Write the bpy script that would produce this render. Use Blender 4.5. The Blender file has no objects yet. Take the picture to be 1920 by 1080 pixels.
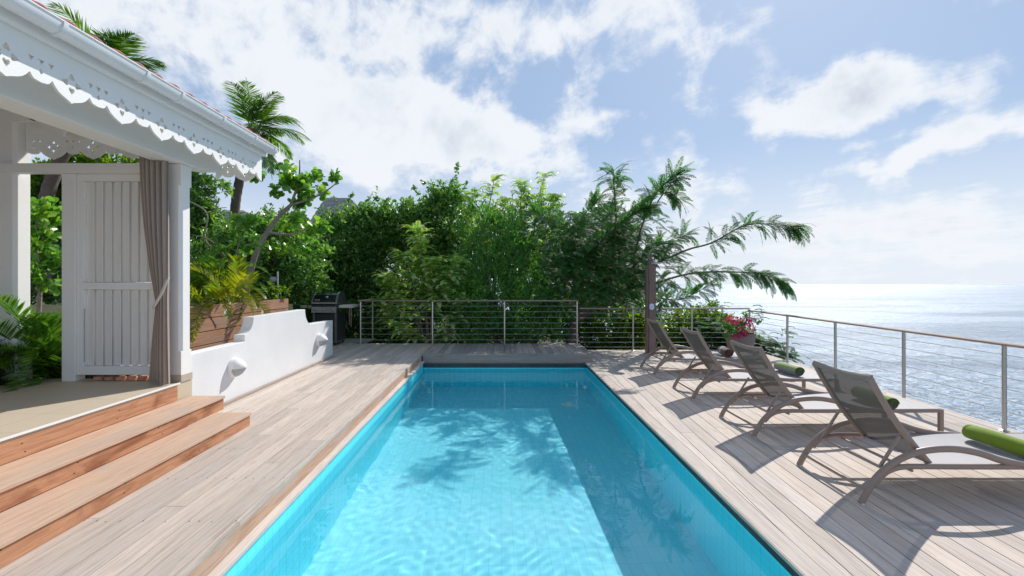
import bpy, math, random
import numpy as np
from math import sin, cos, pi, radians, sqrt, atan2, tan, exp
from mathutils import Vector

S = bpy.context.scene
COL = S.collection
F, VX, VY, H = 853.3, 940.0, 527.0, 1.65          # lens in photo pixels, vanishing point, eye height

# ------------------------------------------------------------------ camera
cam = bpy.data.cameras.new('camera')
cam.lens = 16.0; cam.sensor_width = 36.0
cam.shift_x = (960 - VX) / 1920; cam.shift_y = -(540 - VY) / 1920
cam.clip_start = 0.05; cam.clip_end = 60000
camo = bpy.data.objects.new('camera', cam); COL.objects.link(camo)
camo.location = (0, 0, H); camo.rotation_euler = (pi / 2, 0, 0)
S.camera = camo

# ------------------------------------------------------------------ sun and exposure
SUN_EL, SUN_AZ = radians(39.5), radians(33.5)      # azimuth from +Y towards +X
sun = bpy.data.lights.new('sun', 'SUN'); sun.energy = 4.7; sun.angle = radians(0.5); sun.color = (1.0, 0.955, 0.89)
sun.cycles.is_caustics_light = True
suno = bpy.data.objects.new('sun', sun); COL.objects.link(suno)
SD = Vector((sin(SUN_AZ) * cos(SUN_EL), cos(SUN_AZ) * cos(SUN_EL), sin(SUN_EL)))
suno.rotation_euler = SD.to_track_quat('Z', 'Y').to_euler(); suno.location = (20, 30, 40)
S.view_settings.view_transform = 'Standard'; S.view_settings.look = 'None'
S.view_settings.exposure = -0.1; S.view_settings.gamma = 1.0; S.view_settings.use_curve_mapping = False
S.cycles.use_denoising = True
S.cycles.max_bounces = 10; S.cycles.diffuse_bounces = 6; S.cycles.transparent_max_bounces = 12; S.cycles.sample_clamp_indirect = 6

# ------------------------------------------------------------------ node helper
class NT:
    def __init__(s, tree): s.t = tree; s.n = tree.nodes; s.l = tree.links
    def node(s, kind, **kw):
        n = s.n.new(kind)
        for k, v in kw.items(): setattr(n, k, v)
        return n
    def put(s, sock, v):
        if isinstance(v, bpy.types.NodeSocket): s.l.new(v, sock)
        elif v is not None: sock.default_value = v
    def m(s, op, a, b=None, c=None, clamp=False):
        n = s.node('ShaderNodeMath', operation=op, use_clamp=clamp)
        s.put(n.inputs[0], a); s.put(n.inputs[1], b); s.put(n.inputs[2], c)
        return n.outputs[0]
    def vm(s, op, a, b=None):
        n = s.node('ShaderNodeVectorMath', operation=op)
        s.put(n.inputs[0], a); s.put(n.inputs[1], b)
        return n.outputs['Value'] if op in ('DOT_PRODUCT', 'LENGTH') else n.outputs[0]
    def xyz(s, x, y, z):
        n = s.node('ShaderNodeCombineXYZ'); s.put(n.inputs[0], x); s.put(n.inputs[1], y); s.put(n.inputs[2], z); return n.outputs[0]
    def sep(s, v):
        n = s.node('ShaderNodeSeparateXYZ'); s.put(n.inputs[0], v); return n.outputs
    def noise(s, vec, scale=5, detail=4, rough=.5, dist=0, lac=2.0):
        n = s.node('ShaderNodeTexNoise'); s.put(n.inputs['Vector'], vec)
        n.inputs['Scale'].default_value = scale; n.inputs['Detail'].default_value = detail
        n.inputs['Roughness'].default_value = rough; n.inputs['Distortion'].default_value = dist
        n.inputs['Lacunarity'].default_value = lac
        return n.outputs['Fac']
    def ramp(s, fac, stops, interp='LINEAR'):
        n = s.node('ShaderNodeValToRGB'); cr = n.color_ramp; cr.interpolation = interp
        while len(cr.elements) < len(stops): cr.elements.new(.5)
        for e, (p, c) in zip(cr.elements, stops):
            e.position = p; e.color = (*c, 1) if len(c) == 3 else c
        s.put(n.inputs[0], fac); return n.outputs[0]
    def mix(s, fac, a, b, blend='MIX'):
        n = s.node('ShaderNodeMix', data_type='RGBA', blend_type=blend)
        s.put(n.inputs[0], fac)
        for i, v in ((6, a), (7, b)):
            if isinstance(v, tuple) and len(v) == 3: v = (*v, 1)
            s.put(n.inputs[i], v)
        return n.outputs[2]
    def smooth(s, v, a, b):
        n = s.node('ShaderNodeMapRange', interpolation_type='SMOOTHSTEP')
        s.put(n.inputs[0], v); s.put(n.inputs[1], a); s.put(n.inputs[2], b)
        n.inputs[3].default_value = 0; n.inputs[4].default_value = 1
        return n.outputs[0]
    def bump(s, h, strength=.3, dist=.01, normal=None):
        n = s.node('ShaderNodeBump'); n.inputs['Strength'].default_value = strength
        n.inputs['Distance'].default_value = dist; s.put(n.inputs['Height'], h)
        if normal: s.put(n.inputs['Normal'], normal)
        return n.outputs[0]

# ------------------------------------------------------------------ world: Nishita sky with broken trade-wind cloud
world = bpy.data.worlds.new('World'); S.world = world; world.use_nodes = True
w = NT(world.node_tree); w.n.clear()
sky = w.node('ShaderNodeTexSky', sky_type='NISHITA', sun_disc=False)
sky.sun_elevation = SUN_EL; sky.sun_rotation = SUN_AZ; sky.altitude = 60
sky.air_density = 1.0; sky.dust_density = 0.6; sky.ozone_density = 1.6
gen = w.node('ShaderNodeTexCoord').outputs['Generated']
dx, dy, dz = w.sep(gen)
az = w.m('ARCTAN2', dx, dy); el = w.m('ARCSINE', w.m('MINIMUM', w.m('MAXIMUM', dz, -1.0), 1.0))
zz = w.m('ADD', w.m('MAXIMUM', dz, 0.0), 0.16)
pl = w.xyz(w.m('DIVIDE', dx, zz), w.m('DIVIDE', dy, zz), 0.0)           # cloud layer seen in perspective
n1 = w.noise(pl, 1.5, 9, .62, .35); n2 = w.noise(w.vm('ADD', w.xyz(w.m('ADD', w.m('DIVIDE', dx, zz), w.m('MULTIPLY', w.m('DIVIDE', dy, zz), .55)), w.m('MULTIPLY', w.m('DIVIDE', dy, zz), .42), 0.0), (7.3, 2.1, .0)), 4.2, 9, .66, .5)
fine = w.m('ADD', w.m('MULTIPLY', n1, .62), w.m('MULTIPLY', n2, .38))
ang = w.xyz(az, el, 0.0)
puff = w.noise(ang, 9.0, 8, .58, .25)
warp = w.m('SUBTRACT', w.noise(ang, 4.0, 5, .6), .5); warp2 = w.m('SUBTRACT', w.noise(w.vm('ADD', ang, (3.1, 9.2, .0)), 4.0, 5, .6), .5)
def pxang(px, py):
    return atan2(px - VX, F), atan2(VY - py, sqrt(F * F + (px - VX) ** 2))
azw = w.m('ADD', az, w.m('MULTIPLY', warp, .22)); elw = w.m('ADD', el, w.m('MULTIPLY', warp2, .14))
def blob(px, py, rx, ry, k, tilt=0.0):
    a, e = pxang(px, py); a2, e2 = pxang(px + rx, py); a3, e3 = pxang(px, py - ry)
    ra, re = abs(a2 - a), abs(e3 - e)
    u = w.m('SUBTRACT', azw, a); v = w.m('SUBTRACT', elw, e)
    if tilt:
        u, v = (w.m('ADD', w.m('MULTIPLY', u, cos(tilt)), w.m('MULTIPLY', v, sin(tilt))),
                w.m('SUBTRACT', w.m('MULTIPLY', v, cos(tilt)), w.m('MULTIPLY', u, sin(tilt))))
    u = w.m('DIVIDE', u, ra); v = w.m('DIVIDE', v, re)
    r2 = w.m('ADD', w.m('MULTIPLY', u, u), w.m('MULTIPLY', v, v))
    return w.m('MULTIPLY', w.m('EXPONENT', w.m('MULTIPLY', r2, -1.0)), k)
BLOBS = [(300, 60, 440, 150, .24), (760, 50, 400, 90, .27), (1150, 10, 230, 50, .28, .35), (520, 130, 260, 90, .20), (760, 190, 170, 60, .12),
         (640, 260, 130, 60, .40), (820, 250, 170, 60, .46), (960, 275, 110, 40, .36), (1160, 130, 120, 45, .22, .5), (1140, 225, 90, 14, .20),
         (1460, 218, 60, 36, .34), (1560, 190, 85, 48, .56), (1630, 178, 70, 44, .44), (1750, 185, 110, 32, .20, -.3),
         (1650, 306, 70, 16, .34), (1760, 286, 110, 24, .50, .12), (1870, 268, 80, 22, .42, .2),
         (1330, 120, 120, 30, .16, .5), (1390, 55, 90, 25, .14, .5),
         (1700, 400, 500, 28, .26), (1750, 450, 600, 40, .30), (1250, 370, 260, 26, .20), (700, 330, 260, 30, .06), (1050, 320, 200, 40, .22),
         (-400, 100, 500, 260, .25), (2500, 150, 300, 120, .25)]
HOLES = [(1640, 248, 190, 16, -.26, .1), (600, 110, 160, 30, -.16), (330, 90, 200, 26, -.12), (880, 160, 90, 26, -.26), (470, 200, 90, 40, -.20), (1040, 205, 70, 35, -.22), (640, 365, 220, 40, -.20), (1180, 290, 200, 45, -.16),
         (1500, 90, 420, 80, -.12), (360, 300, 260, 60, -.2)]
dens = None
for b in BLOBS + HOLES:
    q = blob(*b); dens = q if dens is None else w.m('ADD', dens, q)
mixn = w.m('ADD', w.m('MULTIPLY', fine, .48), w.m('MULTIPLY', puff, .52))
# away from the photographed quarter the cover falls back on the layer noise alone
front = w.smooth(dy, 0.1, 0.5)
cover = w.m('ADD', w.m('MULTIPLY', dens, front), w.m('MULTIPLY', w.m('SUBTRACT', 1.0, front), -.02))
dsum = w.m('ADD', w.m('MULTIPLY', w.m('SUBTRACT', mixn, .5), 2.9), cover)
alpha = w.smooth(dsum, -.03, .38)
thick = w.smooth(dsum, .22, .8)
shade = w.noise(w.vm('ADD', ang, (.06, .07, 0.0)), 5.0, 6, .55, .2)
cshade = w.m('MULTIPLY', thick, w.smooth(shade, .44, .68))
ccol = w.mix(cshade, (6.55, 6.75, 7.05), (4.2, 4.65, 5.3))
front = w.smooth(dy, 0.1, 0.5)
clearf = w.m('ADD', .15, w.m('MULTIPLY', front, .65))
nish = w.mix(w.m('MULTIPLY', w.m('SUBTRACT', 1.0, w.smooth(el, 0.0, .30)), .92), w.mix(clearf, sky.outputs[0], (2.6, 3.6, 5.2)), (5.9, 6.35, 6.9))
cloudy = w.mix(w.m('MULTIPLY', alpha, .93), nish, ccol)
bg = w.node('ShaderNodeBackground'); w.put(bg.inputs[0], cloudy); bg.inputs[1].default_value = 0.15
w.l.new(bg.outputs[0], w.node('ShaderNodeOutputWorld').inputs[0])

# ------------------------------------------------------------------ materials
def mat(name):
    m = bpy.data.materials.new(name); m.use_nodes = True; t = NT(m.node_tree)
    p = t.n['Principled BSDF']; return m, t, p
def simple(name, col, rough=.5, metal=0, bump=0, bscale=40, var=.08, spec=.5):
    m, t, p = mat(name); oc = t.node('ShaderNodeTexCoord').outputs['Object']
    nz = t.noise(oc, bscale, 5, .6); big = t.noise(oc, 2.3, 4, .6)
    f = t.m('ADD', t.m('MULTIPLY', nz, .4), t.m('MULTIPLY', big, .6))
    c = t.mix(t.smooth(f, .3, .7), tuple(x * (1 - var) for x in col), tuple(min(1, x * (1 + var)) for x in col))
    t.put(p.inputs['Base Color'], c); p.inputs['Roughness'].default_value = rough; p.inputs['Metallic'].default_value = metal
    p.inputs['Specular IOR Level'].default_value = spec
    if bump: t.put(p.inputs['Normal'], t.bump(nz, bump, .004))
    return m
def wood(name, ca, cb, cc, axis='Y', rough=.72, bump=.35, isl=.16, stain=.35, tintvar=.5):
    m, t, p = mat(name); oc = t.node('ShaderNodeTexCoord').outputs['Object']
    ri = t.node('ShaderNodeNewGeometry').outputs['Random Per Island']
    off = t.xyz(t.m('MULTIPLY', ri, 37.0), t.m('MULTIPLY', ri, 91.0), t.m('MULTIPLY', ri, 13.0))
    v = t.vm('ADD', oc, off)
    sc = {'X': (1.3, 26, 26), 'Y': (26, 1.3, 26), 'Z': (26, 26, 1.3)}[axis]
    g = t.noise(t.vm('MULTIPLY', v, sc), 1.6, 8, .65, 1.1)
    sc2 = tuple(.12 * s if s > 5 else s * .9 for s in sc)
    big = t.noise(t.vm('MULTIPLY', v, sc2), 1.5, 5, .6, .8)
    c = t.ramp(g, [(.28, ca), (.55, cb), (.78, tuple(min(1, x * 1.08) for x in cb))])
    c = t.mix(t.m('MULTIPLY', t.smooth(big, .46, .72), stain), c, cc)
    c = t.mix(t.m('MULTIPLY', t.smooth(t.noise(t.vm('MULTIPLY', v, tuple(s * 1.7 for s in sc)), 2.2, 4, .7), .60, .72), .30), c, tuple(x * .55 for x in ca))
    val = t.m('ADD', 1 - isl, t.m('MULTIPLY', ri, isl * 2))
    c = t.mix(1.0, c, t.xyz(val, val, val), 'MULTIPLY')
    warm = t.m('MULTIPLY', t.m('FRACT', t.m('MULTIPLY', ri, 17.0)), tintvar)
    c = t.mix(warm, c, t.mix(1.0, c, (1.04, .97, .90), 'MULTIPLY'))
    t.put(p.inputs['Base Color'], c); p.inputs['Roughness'].default_value = rough
    p.inputs['Specular IOR Level'].default_value = .3
    t.put(p.inputs['Normal'], t.bump(g, bump, .002)); return m
def leaf(name, cols, rough=.38, trans=.35, tcol=None, spec=.5):
    m, t, p = mat(name); ri = t.node('ShaderNodeNewGeometry').outputs['Random Per Island']
    n = len(cols); c = t.ramp(ri, [(i / max(1, n - 1), q) for i, q in enumerate(cols)])
    oc = t.node('ShaderNodeTexCoord').outputs['Object']
    c = t.mix(t.m('MULTIPLY', t.smooth(t.noise(oc, 1.7, 3, .6), .42, .62), .55), c, t.mix(1.0, c, (1.35, 1.12, .7), 'MULTIPLY'))
    t.put(p.inputs['Base Color'], c); p.inputs['Roughness'].default_value = rough; p.inputs['Specular IOR Level'].default_value = spec
    tr = t.node('ShaderNodeBsdfTranslucent')
    t.put(tr.inputs[0], t.mix(1.0, c, tcol or (2.1, 2.3, .8), 'MULTIPLY'))
    mx = t.node('ShaderNodeMixShader'); mx.inputs[0].default_value = trans
    t.l.new(p.outputs[0], mx.inputs[1]); t.l.new(tr.outputs[0], mx.inputs[2])
    t.l.new(mx.outputs[0], t.n['Material Output'].inputs[0]); return m

M = {}
M['deck'] = wood('weathered_decking', (.40, .335, .285), (.60, .52, .455), (.50, .47, .44), 'Y', isl=.12)
M['deck_grey'] = wood('grey_decking', (.27, .235, .21), (.44, .385, .35), (.34, .325, .32), 'Y', isl=.25)
M['board_x'] = wood('grey_board', (.26, .21, .185), (.42, .36, .325), (.35, .33, .325), 'X', isl=.1)
M['orange'] = wood('oiled_board', (.33, .135, .065), (.57, .295, .165), (.24, .08, .035), 'Y', isl=.12, stain=.85)
M['edge_riser'] = wood('weathered_red_board', (.36, .20, .13), (.58, .38, .27), (.50, .44, .40), 'Y', isl=.10, stain=.8)
M['tread'] = wood('step_board', (.49, .31, .21), (.65, .46, .335), (.50, .42, .36), 'Y', isl=.09, stain=.55)
M['lip'] = wood('pale_board', (.50, .44, .39), (.68, .62, .57), (.56, .40, .30), 'Y', isl=.10)
M['retain'] = wood('sleeper_board', (.27, .14, .09), (.48, .27, .17), (.33, .28, .25), 'Y', isl=.35, stain=.8)
M['rail'] = wood('rail_board', (.24, .19, .165), (.36, .30, .27), (.30, .27, .26), 'X', isl=.05)
M['rail_y'] = wood('rail_board_long', (.30, .22, .18), (.44, .36, .31), (.36, .32, .30), 'Y', isl=.05)
M['post_wood'] = wood('post_timber', (.17, .11, .09), (.29, .20, .17), (.22, .19, .18), 'Z', isl=.1)
M['white'] = simple('white_paint', (.87, .855, .83), .55, bump=.12, bscale=60, var=.02)
M['render'] = simple('white_render', (.745, .75, .76), .75, bump=.4, bscale=55, var=.045)
M['gutter'] = simple('gutter_plastic', (.80, .81, .82), .28, var=.02)
M['steel'] = simple('brushed_steel', (.60, .59, .57), .30, 1.0, var=.06)
M['dark_steel'] = simple('grill_steel', (.26, .27, .28), .38, .9, var=.1)
M['black'] = simple('black_enamel', (.012, .015, .03), .16, var=.2)
M['charcoal'] = simple('charcoal_metal', (.045, .05, .058), .45, .3, var=.15)
M['taupe'] = simple('taupe_powder_coat', (.36, .265, .215), .42, var=.05, bump=.05, bscale=200)
M['plastic'] = simple('white_foot', (.75, .74, .70), .4)
M['lens'] = simple('frosted_glass', (.42, .44, .46), .25, var=.05)
M['rubber'] = simple('dark_rubber', (.03, .03, .03), .7)
M['pot'] = simple('taupe_pot', (.26, .215, .19), .7, bump=.2, bscale=50, var=.15)
M['cream'] = simple('cream_side_table', (.62, .58, .50), .5)
M['blue'] = simple('blue_paint', (.02, .13, .42), .5)
M['roof'] = simple('red_clay_tile', (.36, .09, .055), .7, bump=.3, bscale=30, var=.3)
M['beige_skirt'] = simple('beige_stone', (.50, .43, .35), .6, var=.08)
M['terracotta'] = simple('pale_terracotta', (.55, .27, .17), .8, var=.35, bscale=9)
M['bark'] = simple('bark', (.17, .13, .105), .9, bump=.9, bscale=35, var=.4)
M['bark_pale'] = simple('pale_bark', (.30, .26, .22), .9, bump=.7, bscale=35, var=.3)
M['soil'] = simple('dark_soil', (.07, .055, .035), .95, bump=.8, bscale=14, var=.5)
M['shingle'] = simple('grey_shingle', (.36, .34, .33), .85, bump=.6, bscale=18, var=.25)
M['soap'] = simple('chrome', (.75, .78, .80), .12, 1.0, var=.03)
M['gap_shade'] = simple('shadow_void', (.03, .028, .025), .9)  # near-black stands in for the shade below and between boards
M['concrete'] = simple('shaded_concrete', (.045, .065, .062), .6, var=.35, bscale=12)  # dark teal: shade and reflection under the deck edge put into the colour

def fabric(name, col, opacity, scale=700):
    m, t, p = mat(name); t.put(p.inputs['Base Color'], (*col, 1)); p.inputs['Roughness'].default_value = .65
    p.inputs['Alpha'].default_value = opacity
    return m
M['sling_back'] = fabric('sling_mesh', (.125, .112, .105), .91)
M['sling_seat'] = fabric('lit_sling_seat_mesh', (.36, .35, .36), .96)  # same mesh as the back, painted paler for its lit top
def cloth(name, cols, bands, axis=0, bscale=160, sheen=.3):
    m, t, p = mat(name); oc = t.node('ShaderNodeTexCoord').outputs['Object']
    nz = t.noise(oc, bscale, 3, .7)
    v = t.sep(oc)[axis]
    v = t.m('ADD', v, t.m('MULTIPLY', t.m('SUBTRACT', t.noise(oc, 7, 3), .5), .03))
    c = t.ramp(t.m('ADD', t.m('MULTIPLY', v, 1.0), .5), [(b, q) for b, q in zip(bands, cols)], 'LINEAR')
    c = t.mix(t.m('MULTIPLY', t.noise(oc, 14, 4), .5), c, t.mix(1.0, c, (.6, .62, .5), 'MULTIPLY'))
    t.put(p.inputs['Base Color'], c); p.inputs['Roughness'].default_value = .95; p.inputs['Sheen Weight'].default_value = sheen
    t.put(p.inputs['Normal'], t.bump(nz, .5, .004)); return m

m, t, p = mat('curtain_linen'); oc = t.node('ShaderNodeTexCoord').outputs['Object']
wv = t.noise(t.vm('MULTIPLY', oc, (90, 90, 12)), 2, 4, .6)
t.put(p.inputs['Base Color'], t.mix(wv, (.37, .30, .255), (.50, .42, .37))); p.inputs['Roughness'].default_value = .9
tr = t.node('ShaderNodeBsdfTranslucent'); tr.inputs[0].default_value = (.36, .26, .20, 1)
mx = t.node('ShaderNodeMixShader'); mx.inputs[0].default_value = .22
t.l.new(p.outputs[0], mx.inputs[1]); t.l.new(tr.outputs[0], mx.inputs[2]); t.l.new(mx.outputs[0], t.n['Material Output'].inputs[0]); M['linen'] = m

# pool tile; sunlit paleness of the floor and bounced light on walls mixed into colours
def tilemat(name, plane):
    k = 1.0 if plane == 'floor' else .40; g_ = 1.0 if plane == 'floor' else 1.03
    m, t, p = mat(name); oc = t.node('ShaderNodeTexCoord').outputs['Object']; x, y, z = t.sep(oc)
    a, b = {'floor': (x, y), 'side': (y, z), 'end': (x, z)}[plane]
    br = t.node('ShaderNodeTexBrick'); br.offset = 0.0; t.put(br.inputs['Vector'], t.xyz(a, b, 0.0))
    br.inputs['Scale'].default_value = 1.0; br.inputs['Brick Width'].default_value = .105; br.inputs['Row Height'].default_value = .105 if plane != 'floor' else .21
    br.inputs['Mortar Size'].default_value = .0022; br.inputs['Mortar Smooth'].default_value = .2
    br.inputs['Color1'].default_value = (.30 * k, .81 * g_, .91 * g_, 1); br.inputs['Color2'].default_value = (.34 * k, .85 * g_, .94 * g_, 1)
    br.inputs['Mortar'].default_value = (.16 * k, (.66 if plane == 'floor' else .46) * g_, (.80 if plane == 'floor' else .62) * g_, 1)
    c = t.mix(t.m('MULTIPLY', t.smooth(t.noise(oc, .8, 4), .35, .7), .35), br.outputs[0], (.38 * k, .88 * g_, .95 * g_))
    t.put(p.inputs['Base Color'], c); p.inputs['Roughness'].default_value = .3; return m
M['tile_floor'] = tilemat('pool_mosaic_floor', 'floor'); M['tile_side'] = tilemat('pool_mosaic_side', 'side'); M['tile_end'] = tilemat('pool_mosaic_end', 'end')
m, t, p = mat('pool_water'); t.n.remove(p); g = t.node('ShaderNodeBsdfGlass'); g.inputs['IOR'].default_value = 1.333; g.inputs['Roughness'].default_value = 0.0
g.inputs['Color'].default_value = (.93, .99, 1.0, 1); t.l.new(g.outputs[0], t.n['Material Output'].inputs[0]); M['water'] = m

m, t, p = mat('terrace_tile'); oc = t.node('ShaderNodeTexCoord').outputs['Object']; x, y, z = t.sep(oc)
br = t.node('ShaderNodeTexBrick'); br.offset = 0.0; t.put(br.inputs['Vector'], t.xyz(t.m('ADD', x, .02), y, 0.0)); br.inputs['Scale'].default_value = 1.0
br.inputs['Brick Width'].default_value = .45; br.inputs['Row Height'].default_value = .45; br.inputs['Mortar Size'].default_value = .003
br.inputs['Color1'].default_value = (.56, .47, .35, 1); br.inputs['Color2'].default_value = (.62, .53, .40, 1); br.inputs['Mortar'].default_value = (.40, .32, .24, 1)
c = t.mix(t.m('MULTIPLY', t.noise(oc, 6, 5, .6), .4), br.outputs[0], (.55, .45, .33)); t.put(p.inputs['Base Color'], c); p.inputs['Roughness'].default_value = .55; M['terrace'] = m

m, t, p = mat('sea_water'); oc = t.node('ShaderNodeTexCoord').outputs['Object']
big = t.noise(t.vm('MULTIPLY', t.vm('ADD', oc, (310, 40, 0)), (.0016, .0065, 1)), 1.0, 5, .62, .8)
calm = t.smooth(big, .40, .56)
t.put(p.inputs['Base Color'], t.mix(calm, (.05, .145, .27), (.075, .19, .33)))
p.inputs['IOR'].default_value = 1.4; p.inputs['Roughness'].default_value = .30
h1 = t.noise(oc, .045, 5, .62, .4); h2 = t.noise(oc, .35, 6, .68, .5); h3 = t.noise(oc, 1.6, 3, .7)
hh = t.m('ADD', t.m('ADD', t.m('MULTIPLY', h1, 6.0), t.m('MULTIPLY', h2, 1.9)), t.m('MULTIPLY', h3, .40))
nb = t.bump(hh, 1.0, 1.5); t.put(p.inputs['Normal'], nb)
gs = t.node('ShaderNodeBsdfGlossy'); gs.inputs['Roughness'].default_value = .52; gs.inputs['Color'].default_value = (.86, .94, 1, 1)   # added gloss, masked by noise, stands in for sun glitter on waves
t.put(gs.inputs['Normal'], t.bump(hh, 1.0, .5))
sp = t.smooth(t.m('ADD', t.m('MULTIPLY', t.noise(oc, 1.3, 5, .75, .6), .7), t.m('MULTIPLY', t.noise(t.vm('ADD', oc, (9, 4, 0)), .3, 4, .6, .5), .3)), .47, .60)
fac = t.m('MULTIPLY', t.m('ADD', .02, t.m('MULTIPLY', sp, .23)), t.m('MULTIPLY', t.m('ADD', .45, t.m('MULTIPLY', calm, .55)), t.m('SUBTRACT', 1.0, t.m('MULTIPLY', t.smooth(t.vm('LENGTH', oc), 600, 5000), .65))))
mx = t.node('ShaderNodeMixShader'); t.put(mx.inputs[0], fac); t.l.new(p.outputs[0], mx.inputs[1]); t.l.new(gs.outputs[0], mx.inputs[2]); t.l.new(mx.outputs[0], t.n['Material Output'].inputs[0]); M['sea'] = m
m, t, p = mat('hillside'); oc = t.node('ShaderNodeTexCoord').outputs['Object']
c = t.ramp(t.noise(oc, 1.2, 6, .6), [(.3, (.03, .045, .015)), (.6, (.07, .075, .03)), (.8, (.12, .10, .06))])
t.put(p.inputs['Base Color'], c); p.inputs['Roughness'].default_value = .95; t.put(p.inputs['Normal'], t.bump(t.noise(oc, 5, 5), .8, .1)); M['hill'] = m

# leaves
M['lf_hedge'] = leaf('glossy_leaf', [(0.062, 0.133, 0.053), (0.095, 0.223, 0.071), (0.153, 0.311, 0.088), (0.256, 0.415, 0.106)], .22, .32, spec=.9)
M['lf_dark'] = leaf('dark_leaf', [(0.048, 0.134, 0.066), (0.083, 0.205, 0.088), (0.124, 0.282, 0.102)], .35, .25)
M['lf_neem'] = leaf('light_leaf', [(0.196, 0.411, 0.178), (0.275, 0.450, 0.200), (0.394, 0.450, 0.224), (0.400, 0.450, 0.251)], .28, .38, spec=.7)
M['lf_upright'] = leaf('small_round_leaf', [(0.061, 0.174, 0.056), (0.095, 0.248, 0.069), (0.178, 0.372, 0.077)], .4, .38)
M['lf_flam'] = leaf('feathery_leaf', [(0.037, 0.106, 0.047), (0.058, 0.152, 0.055), (0.095, 0.202, 0.061)], .6, .42, tcol=(1.7, 2.5, .7), spec=.15)
M['lf_bright'] = leaf('sunlit_leaf', [(.060, .144, .018), (.108, .204, .024), (.168, .264, .036)], .35, .5, tcol=(2.2, 2.2, .6))
M['lf_clusia'] = leaf('thick_round_leaf', [(0.065, 0.185, 0.043), (0.108, 0.271, 0.052), (0.185, 0.368, 0.070), (0.260, 0.413, 0.083)], .28, .36, spec=.6)
M['lf_palm'] = leaf('palm_leaflet', [(.049, .127, .023), (.088, .195, .035), (.146, .254, .043)], .35, .35)
M['lf_palm_dark'] = leaf('deep_palm_leaflet', [(0.042, 0.117, 0.022), (0.080, 0.200, 0.030), (0.144, 0.281, 0.038)], .35, .32)
M['lf_areca'] = leaf('yellow_palm_leaflet', [(0.096, 0.180, 0.020), (0.180, 0.240, 0.022), (0.324, 0.312, 0.024), (0.120, 0.204, 0.022), (0.072, 0.156, 0.020)], .4, .5, tcol=(1.9, 1.8, .5))
M['lf_dry'] = leaf('dry_palm_leaflet', [(.20, .17, .05), (.28, .22, .08)], .6, .4, tcol=(1.5, 1.3, .7))
M['petal'] = leaf('magenta_petal', [(.52, .006, .15), (.62, .012, .21), (.42, .004, .11)], .6, .4, tcol=(1.4, 1.0, 1.1), spec=.2)

# ------------------------------------------------------------------ object helpers
OFF = {}
def tag(o, label=None, cat=None, group=None, kind=None):
    if label: o['label'] = label
    if cat: o['category'] = cat
    if group: o['group'] = group
    if kind: o['kind'] = kind
    return o
def thing(name, label, cat, loc=(0, 0, 0), group=None):
    o = bpy.data.objects.new(name, None); o.empty_display_size = .1; COL.objects.link(o); o.location = loc
    OFF[o.name] = tuple(loc); return tag(o, label, cat, group)
def place(name, me, parent):
    o = bpy.data.objects.new(name, me); COL.objects.link(o)
    if parent is not None: o.parent = parent; OFF[o.name] = OFF.get(parent.name, (0, 0, 0))
    return o
def copy_tree(o, parent=None):
    c = o.copy(); COL.objects.link(c); c.parent = parent
    for ch in list(o.children): copy_tree(ch, c)
    return c

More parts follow.
